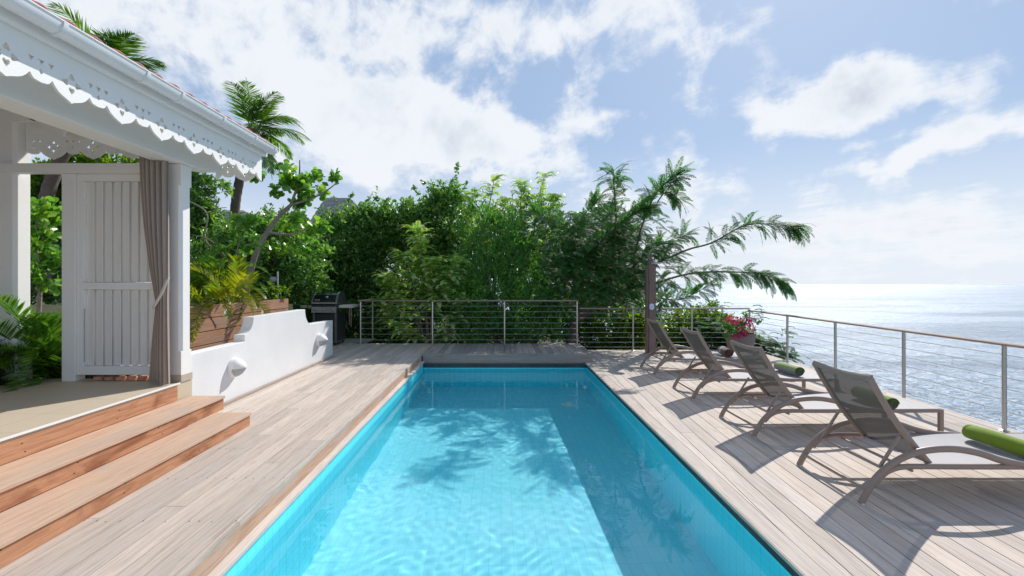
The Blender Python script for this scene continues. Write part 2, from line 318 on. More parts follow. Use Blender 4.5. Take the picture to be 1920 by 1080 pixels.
class MB:
    def __init__(s): s.v = []; s.f = []
    def add(s, v, f):
        n = len(s.v); s.v += [tuple(q) for q in v]; s.f += [tuple(i + n for i in q) for q in f]; return s
    def box(s, x0, x1, y0, y1, z0, z1):
        return s.add([(x0, y0, z0), (x1, y0, z0), (x1, y1, z0), (x0, y1, z0), (x0, y0, z1), (x1, y0, z1), (x1, y1, z1), (x0, y1, z1)],
                     [(0, 3, 2, 1), (4, 5, 6, 7), (0, 1, 5, 4), (1, 2, 6, 5), (2, 3, 7, 6), (3, 0, 4, 7)])
    def prism(s, poly, axis, a, b):      # poly: 2D points extruded along axis from a to b
        n = len(poly)
        def P(u, v, w_): return {'X': (w_, u, v), 'Y': (u, w_, v), 'Z': (u, v, w_)}[axis]
        v = [P(u, q, a) for u, q in poly] + [P(u, q, b) for u, q in poly]
        f = [tuple(range(n))[::-1], tuple(range(n, 2 * n))] + [(i, (i + 1) % n, n + (i + 1) % n, n + i) for i in range(n)]
        return s.add(v, f)
    def sweep(s, pts, a, b=None, side=(0, 1, 0), n=8, cap=True, scale=None):
        b = b or a; pts = [Vector(q) for q in pts]; side = Vector(side); v = []; f = []
        for i, c in enumerate(pts):
            tt = (pts[min(i + 1, len(pts) - 1)] - pts[max(i - 1, 0)]).normalized()
            sd = side - tt * side.dot(tt)
            if sd.length < .05: sd = tt.orthogonal()
            sd.normalize(); up = tt.cross(sd); k = scale[i] if scale else 1
            for j in range(n):
                th = 2 * pi * (j + .5) / n; v.append(c + sd * cos(th) * a / 2 * k + up * sin(th) * b / 2 * k)
        for i in range(len(pts) - 1):
            for j in range(n): f.append((i * n + j, i * n + (j + 1) % n, (i + 1) * n + (j + 1) % n, (i + 1) * n + j))
        if cap: f.append(tuple(range(n))[::-1]); f.append(tuple((len(pts) - 1) * n + j for j in range(n)))
        return s.add(v, f)
    def bar(s, p, q, wd, ht=None, side=(0, 1, 0)):            # square-section bar
        k = sqrt(2); return s.sweep([p, q], wd * k, (ht or wd) * k, side, 4)
    def lathe(s, prof, c=(0, 0, 0), axis='Z', n=20, squash=1):
        v = []; f = []
        for r, h in prof:
            for j in range(n):
                th = 2 * pi * j / n; a, b = r * cos(th), r * sin(th) * squash
                v.append({'Z': (c[0] + a, c[1] + b, c[2] + h), 'X': (c[0] + h, c[1] + a, c[2] + b), 'Y': (c[0] + a, c[1] + h, c[2] + b)}[axis])
        for i in range(len(prof) - 1):
            for j in range(n): f.append((i * n + j, i * n + (j + 1) % n, (i + 1) * n + (j + 1) % n, (i + 1) * n + j))
        f.append(tuple(range(n))[::-1]); f.append(tuple((len(prof) - 1) * n + j for j in range(n)))
        return s.add(v, f)
    def build(s, name, m, parent=None, smooth=False, bevel=0, solid=0):
        me = bpy.data.meshes.new(name); ox, oy, oz = OFF.get(parent.name, (0, 0, 0)) if parent else (0, 0, 0)
        me.from_pydata([(x - ox, y - oy, z - oz) for x, y, z in s.v], [], s.f)
        me.materials.append(m if not isinstance(m, str) else M[m]); me.update()
        if smooth: me.polygons.foreach_set('use_smooth', [True] * len(me.polygons)); me.set_sharp_from_angle(angle=radians(38))
        o = place(name, me, parent)
        if bevel:
            b = o.modifiers.new('bevel', 'BEVEL'); b.width = bevel; b.segments = 2; b.limit_method = 'ANGLE'
        if solid:
            b = o.modifiers.new('solid', 'SOLIDIFY'); b.thickness = solid
        return o
def spline(pts, n=8):
    pts = [Vector(p) for p in pts]; out = []
    for i in range(len(pts) - 1):
        p0 = pts[max(i - 1, 0)]; p1 = pts[i]; p2 = pts[i + 1]; p3 = pts[min(i + 2, len(pts) - 1)]
        for k in range(n):
            t = k / n; out.append(.5 * ((2 * p1) + (p2 - p0) * t + (2 * p0 - 5 * p1 + 4 * p2 - p3) * t * t + (3 * p1 - p0 - 3 * p2 + p3) * t ** 3))
    return out + [pts[-1]]
def W(px, py, Y): return Vector(((px - VX) / F * Y, Y, H - (py - VY) * Y / F))
def clip(poly, a, b, c):                # keep a*x + b*y <= c
    out = []
    for i in range(len(poly)):
        p, q = poly[i], poly[(i + 1) % len(poly)]; dp = a * p[0] + b * p[1] - c; dq = a * q[0] + b * q[1] - c
        if dp <= 0: out.append(p)
        if (dp < 0 < dq) or (dq < 0 < dp):
            k = dp / (dp - dq); out.append((p[0] + (q[0] - p[0]) * k, p[1] + (q[1] - p[1]) * k))
    return out

# ------------------------------------------------------------------ foliage helpers
OVATE = (np.array([(0, 0, 0), (.3, .42, .10), (.66, .40, .10), (1, 0, -.08), (.66, -.40, .10), (.3, -.42, .10)]), [(0, 3, 2, 1), (0, 5, 4, 3)])
OBOV = (np.array([(0, 0, 0), (.25, .20, .05), (.62, .48, .10), (.9, .34, .05), (1, 0, 0), (.9, -.34, .05), (.62, -.48, .10), (.25, -.20, .05)]), [(0, 4, 3, 2, 1), (0, 7, 6, 5, 4)])
STRIP = (np.array([(0, 0, 0), (.35, .5, 0), (1, 0, -.1), (.35, -.5, 0)]), [(0, 3, 2, 1)])
BLADE = (np.array([(0, .25, 0), (0, -.25, 0), (.5, -.5, 0), (.5, .5, 0), (1, 0, 0)]), [(0, 3, 2, 1), (3, 4, 2)])
def nrm(a): return a / np.maximum(np.linalg.norm(a, axis=-1, keepdims=True), 1e-9)
def leaves(name, m, parent, P, T, N, L, Wd, tmpl):
    P, T, N = (np.asarray(q, float) for q in (P, T, N)); n = len(P)
    L = np.broadcast_to(np.asarray(L, float), (n,)); Wd = np.broadcast_to(np.asarray(Wd, float), (n,))
    T = nrm(T); B = nrm(np.cross(N, T)); N = np.cross(T, B); pts, faces = tmpl
    off = np.array(OFF.get(parent.name, (0, 0, 0))) if parent else 0
    V = (P - off)[:, None, :] + pts[None, :, 0, None] * (L[:, None] * 1)[:, :, None] * T[:, None, :] \
        + pts[None, :, 1, None] * Wd[:, None, None] * B[:, None, :] + pts[None, :, 2, None] * Wd[:, None, None] * N[:, None, :]
    k = len(pts); V = V.reshape(-1, 3); lens = [len(f) for f in faces]; flat = np.array([i for f in faces for i in f])
    idx = (np.arange(n)[:, None] * k + flat[None, :]).ravel()
    me = bpy.data.meshes.new(name); me.vertices.add(len(V)); me.vertices.foreach_set('co', V.ravel().astype(np.float32))
    me.loops.add(len(idx)); me.loops.foreach_set('vertex_index', idx.astype(np.int32))
    tot = np.tile(lens, n); st = np.concatenate([[0], np.cumsum(tot)[:-1]])
    me.polygons.add(len(tot)); me.polygons.foreach_set('loop_start', st.astype(np.int32)); me.polygons.foreach_set('loop_total', tot.astype(np.int32))
    me.materials.append(M[m]); me.update(); me.validate(); return place(name, me, parent)
class Pool:                              # collects leaves of one crown
    def __init__(s): s.a = [[], [], [], [], []]
    def add(s, P, T, N, L, Wd):
        n = len(P)
        for q, v in zip(s.a, (P, T, N, np.broadcast_to(L, (n,)), np.broadcast_to(Wd, (n,)))): q.append(np.asarray(v, float))
    def build(s, name, m, parent, tmpl):
        return leaves(name, m, parent, *[np.concatenate(q) for q in s.a], tmpl)
def sph(rng, n): return nrm(rng.normal(size=(n, 3)))
def twig_points(rng, blobs, n, inner=.45):
    """blobs: (x, y, z, rx, ry, rz); returns twig points and outward directions, gathered in tufts so that gaps are left"""
    vol = np.array([(b[3] * b[4] * b[5]) ** .75 for b in blobs]); k = rng.choice(len(blobs), n // 5 + 1, p=vol / vol.sum())
    B = np.array(blobs, float)[k]; d = sph(rng, len(k)); r = inner + (1 - inner) * rng.random(len(k)) ** .6
    c = B[:, :3] + d * r[:, None] * B[:, 3:]
    c = np.repeat(c, 5, 0)[:n]; d = np.repeat(d, 5, 0)[:n]; rad = np.repeat(B[:, 3:].min(1), 5)[:n]
    c = c + rng.normal(size=c.shape) * (rad * .13)[:, None]
    return c, nrm(d + rng.normal(size=d.shape) * .45)
def broad(rng, pool, tp, td, m, tl, L, Wd, up=.25, spread=.9):
    """m leaves along each twig"""
    for i in range(m):
        u = (i + rng.random(len(tp))) / m
        P = tp + td * (u * tl)[:, None]; T = nrm(td * .7 + sph(rng, len(tp)) * spread + np.array([0, 0, up]))
        N = nrm(np.array([0, 0, 1.0]) + sph(rng, len(tp)) * .75)
        s = .7 + .6 * rng.random(len(tp)); pool.add(P, T, N, L * s, Wd * s)
def frond(rng, pool, p, d, L, n, ll, lw, droop=.5, ang=62, lift=0.15, vee=.25, curl=1.0, taper=.35, base=.12, hang=0.0, rach=None, tilt=(0, 0, 0)):
    """pinnate frond: rachis from p along d, drooping; paired leaflets. Adds leaflets, returns the rachis points"""
    d = np.array(d, float); d /= np.linalg.norm(d); pts = [np.array(p, float)]; dirs = [d.copy()]; seg = 12
    for i in range(seg):
        d = d + np.array([0, 0, -droop / seg * (.4 + 1.6 * i / seg) * curl]); d /= np.linalg.norm(d)
        pts.append(pts[-1] + d * L / seg); dirs.append(d.copy())
    pts = np.array(pts); dirs = np.array(dirs)
    t = base + (1 - base) * (np.arange(n) + .5) / n; x = t * seg; i0 = np.minimum(x.astype(int), seg - 1); fr = (x - i0)[:, None]
    P = pts[i0] * (1 - fr) + pts[i0 + 1] * fr; D = nrm(dirs[i0] * (1 - fr) + dirs[i0 + 1] * fr)
    Sd = nrm(np.cross(D, np.array([0, 0, 1.0]) + np.array(tilt) + 1e-3)); U = np.cross(Sd, D)
    prof = np.sin(np.clip(.18 + t * .9, 0, 1) * pi) ** .5 * (1 - taper * t)
    for s in (-1, 1):
        a = radians(ang) * (1 - .35 * t)[:, None] + rng.normal(size=(n, 1)) * .06
        T = nrm(D * np.cos(a) + Sd * s * np.sin(a) + U * vee + np.array([0, 0, -hang]) + rng.normal(size=(n, 3)) * .05)
        N = nrm(U + Sd * (-s) * .3 + rng.normal(size=(n, 3)) * .12); pool.add(P, T, N, ll * prof * (.9 + .2 * rng.random(n)), lw)
    if rach is not None: rach.append(pts)
    return pts
def trunk_mb(paths, n=9):
    mb = MB()
    for pts, r0, r1 in paths:
        q = spline(pts, 6); mb.sweep(q, 2, 2, (1, .2, .1), n, scale=[r0 + (r1 - r0) * i / (len(q) - 1) for i in range(len(q))])
    return mb
def limbs(rng, p, tp, k, r=.02):
    out = []; sel = rng.choice(len(tp), min(k, len(tp)), replace=False)
    for i in sel:
        q = tp[i]; mid = (np.array(p) + q) / 2 + np.array([0, 0, -.1 * np.linalg.norm(q - np.array(p))]) + rng.normal(size=3) * .08
        out.append(([tuple(p), tuple(mid), tuple(q)], r, r * .3))
    return out
def pxblob(px, py, Y, rx, ry, rz=None):          # blob given at a spot of the view; radii in photo pixels, depth radius in metres
    c = W(px, py, Y); return (c.x, c.y, c.z, rx * Y / F, rz or (rx + ry) / 2 * Y / F * .8, ry * Y / F)
rng = np.random.default_rng(7); random.seed(7)
def struct(mb, name, m, **kw): return tag(mb.build(name, m, **kw), kind='structure')

# ================================================================== SETTING
# ---- hillside: one sheet, cut low under the deck, dropping to the sea on the right
def gz(x, y):
    if y < 11.2 and x > -4.0: z = -3.0
    elif x <= -4.05 and 5.2 < y < 8.9: z = 1.20
    elif x <= -4.05 and y <= 5.2: z = .54
    else: z = -.75
    if x < -4.05 and y >= 8.9: z = -.3
    ex = 6.0 - max(0, y - 16) * .35
    if x > ex: z = min(z, -1.0) - (x - ex) * .95
    if y > 60: z -= (y - 60) * .25
    if x < -30: z += (-30 - x) * .1
    return max(z, -75)
xs = [-900, -400, -200, -100, -60, -40, -30, -22, -16, -12, -9, -7, -5.5, -4.6, -4.06, -4.0, -3, 0, 3, 5, 5.9, 6.4, 7.2, 8.5, 10, 13, 17, 24, 34, 50, 75, 90, 130]
ys = [-300, -100, -40, -20, -8, -2, 2, 4, 5.15, 5.25, 6, 7, 8, 8.85, 8.95, 10, 11.1, 11.3, 12, 13, 14, 15, 16, 18, 21, 25, 32, 45, 60, 90, 140, 220, 400]
mb = MB(); vv = []
for y in ys:
    for x in xs: vv.append((x, y, gz(x, y) + (random.uniform(-.05, .05) if abs(x) > 6.1 else 0)))
nx = len(xs); mb.add(vv, [(j * nx + i, j * nx + i + 1, (j + 1) * nx + i + 1, (j + 1) * nx + i) for j in range(len(ys) - 1) for i in range(nx - 1)])
struct(mb, 'hillside', 'hill')
mb = MB(); R = 11500
mb.add([(0, 0, -62)] + [(R * cos(2 * pi * i / 96), R * sin(2 * pi * i / 96), -62) for i in range(96)], [(0, i + 1, (i + 1) % 96 + 1) for i in range(96)])
struct(mb, 'sea', 'sea')

# ---- pool
PX0, PX1, PY0, PY1, ZW = -1.585, 1.735, 0.9, 9.22, -.118
D0, D1 = -1.08, -1.62                                     # floor, shallow to deep
def zf(y): return D0 + (D1 - D0) * (y - PY0) / (PY1 - PY0)
o = struct(MB().add([(PX0, PY0, zf(PY0)), (PX1, PY0, zf(PY0)), (PX1, PY1, zf(PY1)), (PX0, PY1, zf(PY1))], [(0, 1, 2, 3)]), 'pool_floor', 'tile_floor'); o.cycles.is_caustics_receiver = True
o = struct(MB().add([(PX0, PY0, -2.2), (PX0, PY1, -2.2), (PX0, PY1, -.02), (PX0, PY0, -.02), (PX1, PY0, -2.2), (PX1, PY1, -2.2), (PX1, PY1, ZW + .012), (PX1, PY0, ZW + .012)],
                    [(0, 1, 2, 3), (4, 7, 6, 5)]), 'pool_side_wall', 'tile_side'); o.cycles.is_caustics_receiver = True
o = struct(MB().add([(PX0, PY1, -2.2), (PX1, PY1, -2.2), (PX1, PY1, ZW + .012), (PX0, PY1, ZW + .012), (PX0, PY0, -2.2), (PX1, PY0, -2.2), (PX1, PY0, -.1), (PX0, PY0, -.1)],
                    [(0, 3, 2, 1), (4, 5, 6, 7)]), 'pool_end_wall', 'tile_end'); o.cycles.is_caustics_receiver = True
rw = random.Random(4); wv = [(rw.uniform(0, 2 * pi), rw.uniform(10, 75), rw.uniform(0, 6)) for _ in range(22)]
GX = np.linspace(PX0 + .002, PX1 - .002, 300); GY = np.linspace(PY0, PY1 - .002, 760); gx, gy = np.meshgrid(GX, GY)
zz_ = np.full_like(gx, ZW)
wxx = gx + .05 * np.sin(gy * 3.1 + 1) + .03 * np.sin(gy * 7.7); wyy = gy + .05 * np.sin(gx * 4.3) + .02 * np.sin(gx * 9.1 + 2)
amp = .55 + .45 * np.sin(gx * 1.3 + 2 * np.sin(gy * .9)) * np.sin(gy * 1.1 + 1)
for a, k, ph in wv: zz_ += amp * .00042 / (k / 12) ** 1.35 * np.sin(k * (wxx * cos(a) + wyy * sin(a)) + ph)
me = bpy.data.meshes.new('pool_water'); V = np.stack([gx, gy, zz_], -1).reshape(-1, 3); ny_, nx_ = gx.shape
me.vertices.add(len(V)); me.vertices.foreach_set('co', V.ravel().astype(np.float32))
a = (np.arange(ny_ - 1)[:, None] * nx_ + np.arange(nx_ - 1)[None, :]).ravel(); q = np.stack([a, a + 1, a + nx_ + 1, a + nx_], -1)
me.loops.add(q.size); me.loops.foreach_set('vertex_index', q.ravel().astype(np.int32)); me.polygons.add(len(q))
me.polygons.foreach_set('loop_start', (np.arange(len(q)) * 4).astype(np.int32)); me.polygons.foreach_set('loop_total', np.full(len(q), 4, np.int32))
me.polygons.foreach_set('use_smooth', np.ones(len(q), bool)); me.materials.append(M['water']); me.update()
o = tag(place('pool_water', me, None), kind='structure'); o.cycles.is_caustics_caster = True
# pool shell outside faces and concrete band above the waterline on the deck side, its shade painted dark
struct(MB().box(PX1 + .004, PX1 + .2, PY0, 9.3, -2.2, -.03).box(PX0 - .25, PX0 - .004, PY0, 9.3, -2.2, -.022).box(PX0 - .2, PX1 + .2, PY1 + .004, PY1 + .1, -2.2, -.03).box(PX0 - .2, PX1 + .2, PY0 - .2, PY0 - .004, -2.2, -.1), 'pool_shell', 'concrete')
struct(MB().box(PX1 - .004, PX1 + .003, PY0, PY1, ZW + .012, -.03), 'pool_edge_shade_band', 'concrete')
# floor drain ring
t_ = thing('pool_drain', 'small round drain ring on the pool floor near the far right corner', 'drain', (1.18, 8.0, zf(8.0) + .004))
MB().lathe([(.13, 0), (.13, .008), (.10, .012), (.10, .004)], (1.18, 8.0, zf(8.0) + .003)).build('ring', 'white', t_)

# ---- decks made of separate boards
def planks(name, m, region, ang, wd, z1, th=.024, gap=.005, split=(1.8, 4.2), seed=1, org=(0, 0)):
    """strips running along the direction ang (0 = +Y), clipped to a list of half planes"""
    r = random.Random(seed); mb = MB(); c, s_ = cos(ang), sin(ang)
    def T(u, v): return (org[0] + u * c + v * s_, org[1] - u * s_ + v * c)
    u = -7.0
    while u < 7.0:
        v = -3 - r.random() * 3
        while v < 13:
            L = r.uniform(*split)
            poly = [T(u + gap / 2, v + .001), T(u + wd - gap / 2, v + .001), T(u + wd - gap / 2, v + L - .001), T(u + gap / 2, v + L - .001)]
            for h in region: poly = clip(poly, *h)
            if len(poly) >= 3: mb.prism(poly, 'Z', z1 - th - r.uniform(0, .0008), z1 + r.uniform(-.0008, .0008))
            v += L
        u += wd
    return struct(mb, name, m)
def hp(x0, y0, x1, y1):              # keeps the left side of the directed line
    a, b = (y1 - y0), -(x1 - x0); return (a, b, a * x0 + b * y0)
ZL = .15; RA = atan2(5.87 - 5.55, 10.74 - 5.05)
def railx(y): return 5.55 + tan(RA) * (y - 5.05)
# raised deck on the left
planks('raised_deck', 'deck', [(1, 0, -1.627), (-1, 0, 3.62), (0, 1, 10.95), (0, -1, 1.5)], 0, .145, ZL, seed=3, org=(-1.627 + .0, 0))
struct(MB().box(-3.6, -1.66, -1.5, 10.9, ZL - .06, ZL - .03), 'deck_shade_backing', 'gap_shade')  # dark backing sheet paints shade into the board gaps
planks('grill_deck', 'deck_grey', [(1, 0, -3.624), (-1, 0, 5.4), (0, 1, 11.1), (0, -1, -9.12)], 0, .145, ZL, seed=5, org=(-1.627, 0))
planks('back_landing', 'deck_grey', [(1, 0, -3.30), (-1, 0, 5.4), (0, 1, 11.9), (0, -1, -11.104)], 0, .145, ZL, seed=6, org=(-1.627, 0))
struct(MB().box(-5.4, -3.62, 9.1, 11.85, ZL - .4, ZL - .03), 'grill_deck_shade_backing', 'gap_shade')
planks('end_platform', 'deck_grey', [(1, 0, 1.86), (-1, 0, 1.623), (0, 1, 10.95), (0, -1, -9.43)], 0, .128, ZL, seed=8, split=(3, 3.5), org=(-1.623, 0))
struct(MB().box(-1.60, 1.85, 9.30, 10.9, -.2, ZL - .03), 'platform_shade_backing', 'gap_shade')
b = MB().box(-1.645, 1.875, 9.272, 9.425, ZL - .030, ZL + .002); struct(b, 'platform_nosing', 'board_x', bevel=.003)
b = MB().box(-1.60, 1.86, 9.283, 9.299, -.015, ZL - .031).box(-1.60, 1.86, 9.285, 9.30, -.125, -.018)
b.box(1.862, 1.878, 9.43, 10.94, -.02, ZL - .001); struct(b, 'platform_riser', 'board_x')
# left pool edge: riser boards and pale lip
struct(MB().box(-1.640, -1.624, -1.4, 9.28, .030, ZL - .026), 'deck_edge_riser', 'edge_riser')
struct(MB().box(-1.652, -1.560, -1.4, 4.1, -.004, .022).box(-1.652, -1.562, 4.104, 6.9, -.004, .021).box(-1.652, -1.560, 6.904, 9.28, -.004, .022), 'pool_lip', 'lip')
struct(MB().box(-1.66, PX0 + .001, -1.4, 9.28, -.03, -.0045), 'pool_lip_shade_bed', 'gap_shade')
# right deck
reg = [(-1, 0, -1.845), (0, 1, 10.93), hp(railx(-3) + .10, -3, railx(10.8) + .10, 10.8)]
reg[2] = (cos(RA), -sin(RA), cos(RA) * (railx(0) + .10))
planks('lounger_deck', 'deck', reg, radians(3.0), .148, 0.0, seed=11, split=(4.5, 8), gap=.007, org=(1.845, 5))
planks('pool_edge_board', 'deck', [(-1, 0, -1.695), (1, 0, 1.841), (0, 1, 9.27)], 0, .146, 0.0, seed=12, org=(1.695, 0))
struct(MB().add([(1.80, -3, -.06), (railx(-3) + .06, -3, -.06), (railx(10.9) + .06, 10.9, -.06), (1.80, 10.9, -.06), (1.80, -3, -.03), (railx(-3) + .06, -3, -.03), (railx(10.9) + .06, 10.9, -.03), (1.80, 10.9, -.03)],
                [(0, 3, 2, 1), (4, 5, 6, 7), (0, 1, 5, 4), (1, 2, 6, 5), (2, 3, 7, 6), (3, 0, 4, 7)]), 'lounger_deck_shade_backing', 'gap_shade')
planks('near_deck', 'deck', [(-1, 0, 1.62), (1, 0, 1.69), (0, 1, .86)], 0, .146, 0.0, seed=13, org=(1.695, 0))
e = [(railx(y) + .105, y) for y in (-3, 10.93)]
struct(MB().add([(e[0][0], -3, -.22), (e[0][0] + .03, -3, -.22), (e[1][0] + .03, 10.93, -.22), (e[1][0], 10.93, -.22), (e[0][0], -3, .001), (e[0][0] + .03, -3, .001), (e[1][0] + .03, 10.93, .001), (e[1][0], 10.93, .001)],
                [(0, 3, 2, 1), (4, 5, 6, 7), (0, 1, 5, 4), (1, 2, 6, 5), (2, 3, 7, 6), (3, 0, 4, 7)]), 'deck_edge_board', 'lip')
# nail rows
mb = MB(); rn = random.Random(2)
for yy in np.arange(1.6, 9.3, .62):
    for k in range(12):
        for dxn in (.03, .115):
            if rn.random() < .85: mb.lathe([(.0042, 0), (.0042, .0012)], (-1.627 - (k + 1) * .145 + dxn, yy + rn.uniform(-.012, .012), ZL), n=6)
struct(mb, 'deck_nails', 'rubber')

# ---- terrace and steps
ZT = .60; XS = [-2.61, -2.955, -3.31]; ZS = [.285, .43, .60]
struct(MB().box(-9, XS[2] - .02, -3, 4.90, .3, ZT), 'terrace_floor', 'terrace')
struct(MB().box(XS[2] - .016, XS[2] - .003, -3, 4.70, ZT - .012, ZT + .003), 'terrace_edge_trim', 'white')
st = thing('wooden_steps', 'three wide wooden steps with orange risers below the tiled terrace', 'steps', (-2.9, 3, ZL))
ye = [4.74, 4.86, 4.70]
YE = [F * (H - .215) / (797 - VY + .0) , F * (H - .36) / (765 - VY), 4.72]
YE = [4.72, 4.72, 4.70]
for i in range(3):
    zb = [ZL, ZS[0], ZS[1]][i]; x = XS[i]
    top = ZS[i] - .026 if i < 2 else ZS[i] - .031
    a = [F * 2.606 / 470, F * 2.955 / 520, 4.66][i]
    MB().box(x - .018, x, -2, a - .006, zb + (.002 if i == 0 else .001), top - .003).build('riser', 'orange', st, bevel=.001)
    MB().box(x - .33, x - .02, a - .022, a - .004, zb + .002, top - .003).build('end_board', 'orange', st)
    if i < 2:
        t2 = XS[i + 1] + .001
        MB().box((t2 + x) / 2 + .002, x + .014, -2, a, ZS[i] - .026, ZS[i]).build('tread', 'tread', st, bevel=.003)
        MB().box(t2, (t2 + x) / 2 - .002, -2, a, ZS[i] - .026, ZS[i] - .001).build('tread', 'tread', st, bevel=.003)
mb = MB()
for i in range(3):
    for yy in np.arange(1.6, 4.7, .78):
        for dzn in (.035, .10): mb.lathe([(.005, 0), (.005, .0015)], (XS[i], yy + rn.uniform(-.03, .03), [ZL, ZS[0], ZS[1]][i] + dzn), 'X', 6)
tag(mb.build('screw_heads', 'rubber', st), kind='stuff')

# ================================================================== white garden wall
zl, zh, xw0, xw1 = .858, 1.162, -3.505, -3.36
prof = [(4.88, ZL - .05), (9.07, ZL - .05), (9.07, .868), (8.04, .893)]
prof += [(8.04 - .24 * sin(a), .893 + .272 * (1 - cos(a))) for a in np.linspace(.15, pi / 2, 8)]
prof += [(6.17, zh)] + [(5.985 + .185 * sin(a), .95 + .212 * (1 - cos(a))) for a in np.linspace(pi / 2, .1, 8)] + [(5.955, .948), (5.955, zl), (4.88, zl)]
gw = thing('garden_wall', 'low white rendered wall with scrolled steps beside the raised deck', 'wall', (-3.43, 7, ZL))
MB().prism(prof, 'X', xw0, xw1).build('wall_body', 'render', gw, bevel=.008)
MB().box(-3.355, -3.315, 4.9, 9.06, ZL + .001, ZL + .035).build('base_strip', 'rail_y', gw, bevel=.006)
# ================================================================== wall lamps
def lamp():
    t = thing('wall_lamp', 'x', 'lamp', (-3.36, 5.70, .565), 'hooded lamps on the white garden wall'); c = (-3.36, 5.70, .565)
    MB().lathe([(.118, .001), (.122, .02), (.116, .045), (.105, .05)], c, 'X', 28).build('base', 'white', t, True)
    hood = MB(); gl = MB(); n = 14; k = 8; vs = []; vg = []
    for i in range(k + 1):
        u = i / k; r = .112 * (1 - u ** 1.9) + .004; h = .045 + .135 * u
        for j in range(n + 1):
            th = pi * j / n; vs.append((c[0] + h, c[1] + r * cos(th), c[2] + r * sin(th)))
            r2 = r * .93; h2 = .045 + .12 * u; vg.append((c[0] + h2, c[1] + r2 * cos(th), c[2] - .001 - r2 * sin(th)))
    fs = [(i * (n + 1) + j, i * (n + 1) + j + 1, (i + 1) * (n + 1) + j + 1, (i + 1) * (n + 1) + j) for i in range(k) for j in range(n)]
    hood.add(vs, fs); hood.build('hood', 'white', t, True, solid=.006)
    gl.add(vg, [f[::-1] for f in fs]); gl.build('lens', 'lens', t, True)
    for s in (-1, 1): MB().lathe([(.006, 0), (.006, .006)], (c[0] + .046, c[1] + s * .105, c[2] - .03), 'X', 8).build('screw', 'dark_steel', t)
    return t
l1 = lamp(); l2 = copy_tree(l1); l2.location = (-3.36, 8.36, .565)
l1['label'] = 'white hooded wall lamp on the garden wall near the steps'; l2['label'] = 'white hooded wall lamp on the garden wall near the grill'

# ================================================================== house
hs = thing('house', 'white veranda house with fretwork fascia gutter and red tiled roof', 'house', (-4.2, 4.8, ZT))
def post(x0, x1, y0, y1, z0, z1, ch=.028):
    mb = MB(); mb.box(x0, x1, y0, y1, z0, z0 + .32)                         # square foot, then chamfered shaft, square head
    def octo(c): return [(x0 + c, y0), (x1 - c, y0), (x1, y0 + c), (x1, y1 - c), (x1 - c, y1), (x0 + c, y1), (x0, y1 - c), (x0, y0 + c)]
    mb.prism(octo(ch), 'Z', z0 + .32, z1 - .22); mb.box(x0, x1, y0, y1, z1 - .22, z1); return mb
post(-3.49, -3.325, 4.725, 4.885, ZT, 2.868).build('post', 'white', hs, bevel=.003)
MB().box(-3.497, -3.318, 4.718, 4.892, ZT + .001, ZT + .075).build('post_skirting', 'beige_skirt', hs, bevel=.002)
post(-5.33, -5.075, 4.75, 4.93, ZT - .1, 3.75).build('post', 'white', hs, bevel=.003)
post(-3.49, -3.325, 0.2, .365, ZT, 2.868).build('post', 'white', hs, bevel=.003)
# eaves beam with a raked end
XB0, XB1, ZB = -3.545, -3.285, 2.872
MB().prism([(-2.2, ZB), (4.95, ZB), (5.36, ZB + .055), (5.36, 3.2), (-2.2, 3.2)], 'X', XB0, XB1).build('eaves_beam', 'white', hs, bevel=.006)
MB().box(-5.35, -3.55, 4.70, 4.80, 2.775, 2.868).build('header_beam', 'white', hs, bevel=.003)
# fret panels
def curve_mesh(name, outer, holes, th):
    cu = bpy.data.curves.new(name, 'CURVE'); cu.dimensions = '2D'; cu.fill_mode = 'BOTH'; cu.extrude = th / 2
    for pl_ in [outer] + holes:
        sp = cu.splines.new('POLY'); sp.points.add(len(pl_) - 1); sp.use_cyclic_u = True
        for q, (a, b) in zip(sp.points, pl_): q.co = (a, b, 0, 1)
    o = bpy.data.objects.new(name, cu); COL.objects.link(o); bpy.context.view_layer.update()
    me = bpy.data.meshes.new_from_object(o.evaluated_get(bpy.context.evaluated_depsgraph_get())); bpy.data.objects.remove(o)
    return me
def heart(cx, cy, s, a):
    p = [(0, -1), (.42, -.45), (.72, .05), (.66, .48), (.34, .62), (0, .34), (-.34, .62), (-.66, .48), (-.72, .05), (-.42, -.45)]
    return [(cx + s * (x * cos(a) - y * sin(a)), cy + s * (x * sin(a) + y * cos(a))) for x, y in p]
P_ = .42
def lobe(u):                            # bottom edge height over one period, u in -.5..0.5
    a = abs(u)
    if a < .33: t = a / .33; return .105 * (.46 * t ** .6 + .54 * t ** 4)
    t = (a - .33) / .17; return .105 - .040 * min(1, t * 2.6) ** .6 - .012 * max(0, t - .5)
def fret(y0, y1, ztip, ztop, org):
    n = int((y1 - y0) / .008); lo = [(y0 + (y1 - y0) * i / n, 0) for i in range(n + 1)]
    lo = [(y, ztip + lobe(((y - org) / P_ + .5) % 1 - .5)) for y, _ in lo]
    outer = lo + [(y1, ztop), (y0, ztop)]; holes = []; k = math.ceil((y0 - org) / P_) - 1
    while org + k * P_ < y1 + P_:
        c = org + k * P_
        if y0 + .07 < c < y1 - .07:
            for q in range(4):
                a = q * pi / 2; holes.append(heart(c + .044 * sin(a), ztip + .138 - .044 * cos(a), .030, a))
        m_ = c + P_ / 2
        for j in (-1, 0, 1):
            x = m_ + j * .065
            if y0 + .03 < x < y1 - .03: holes.append([(x - .02, ztip + .205), (x + .02, ztip + .205), (x, ztip + .172)])
        if y0 + .03 < m_ < y1 - .03: holes.append([(m_ - .014, ztip + .128), (m_, ztip + .108), (m_ + .014, ztip + .128), (m_, ztip + .150)])
        k += 1
    return outer, holes
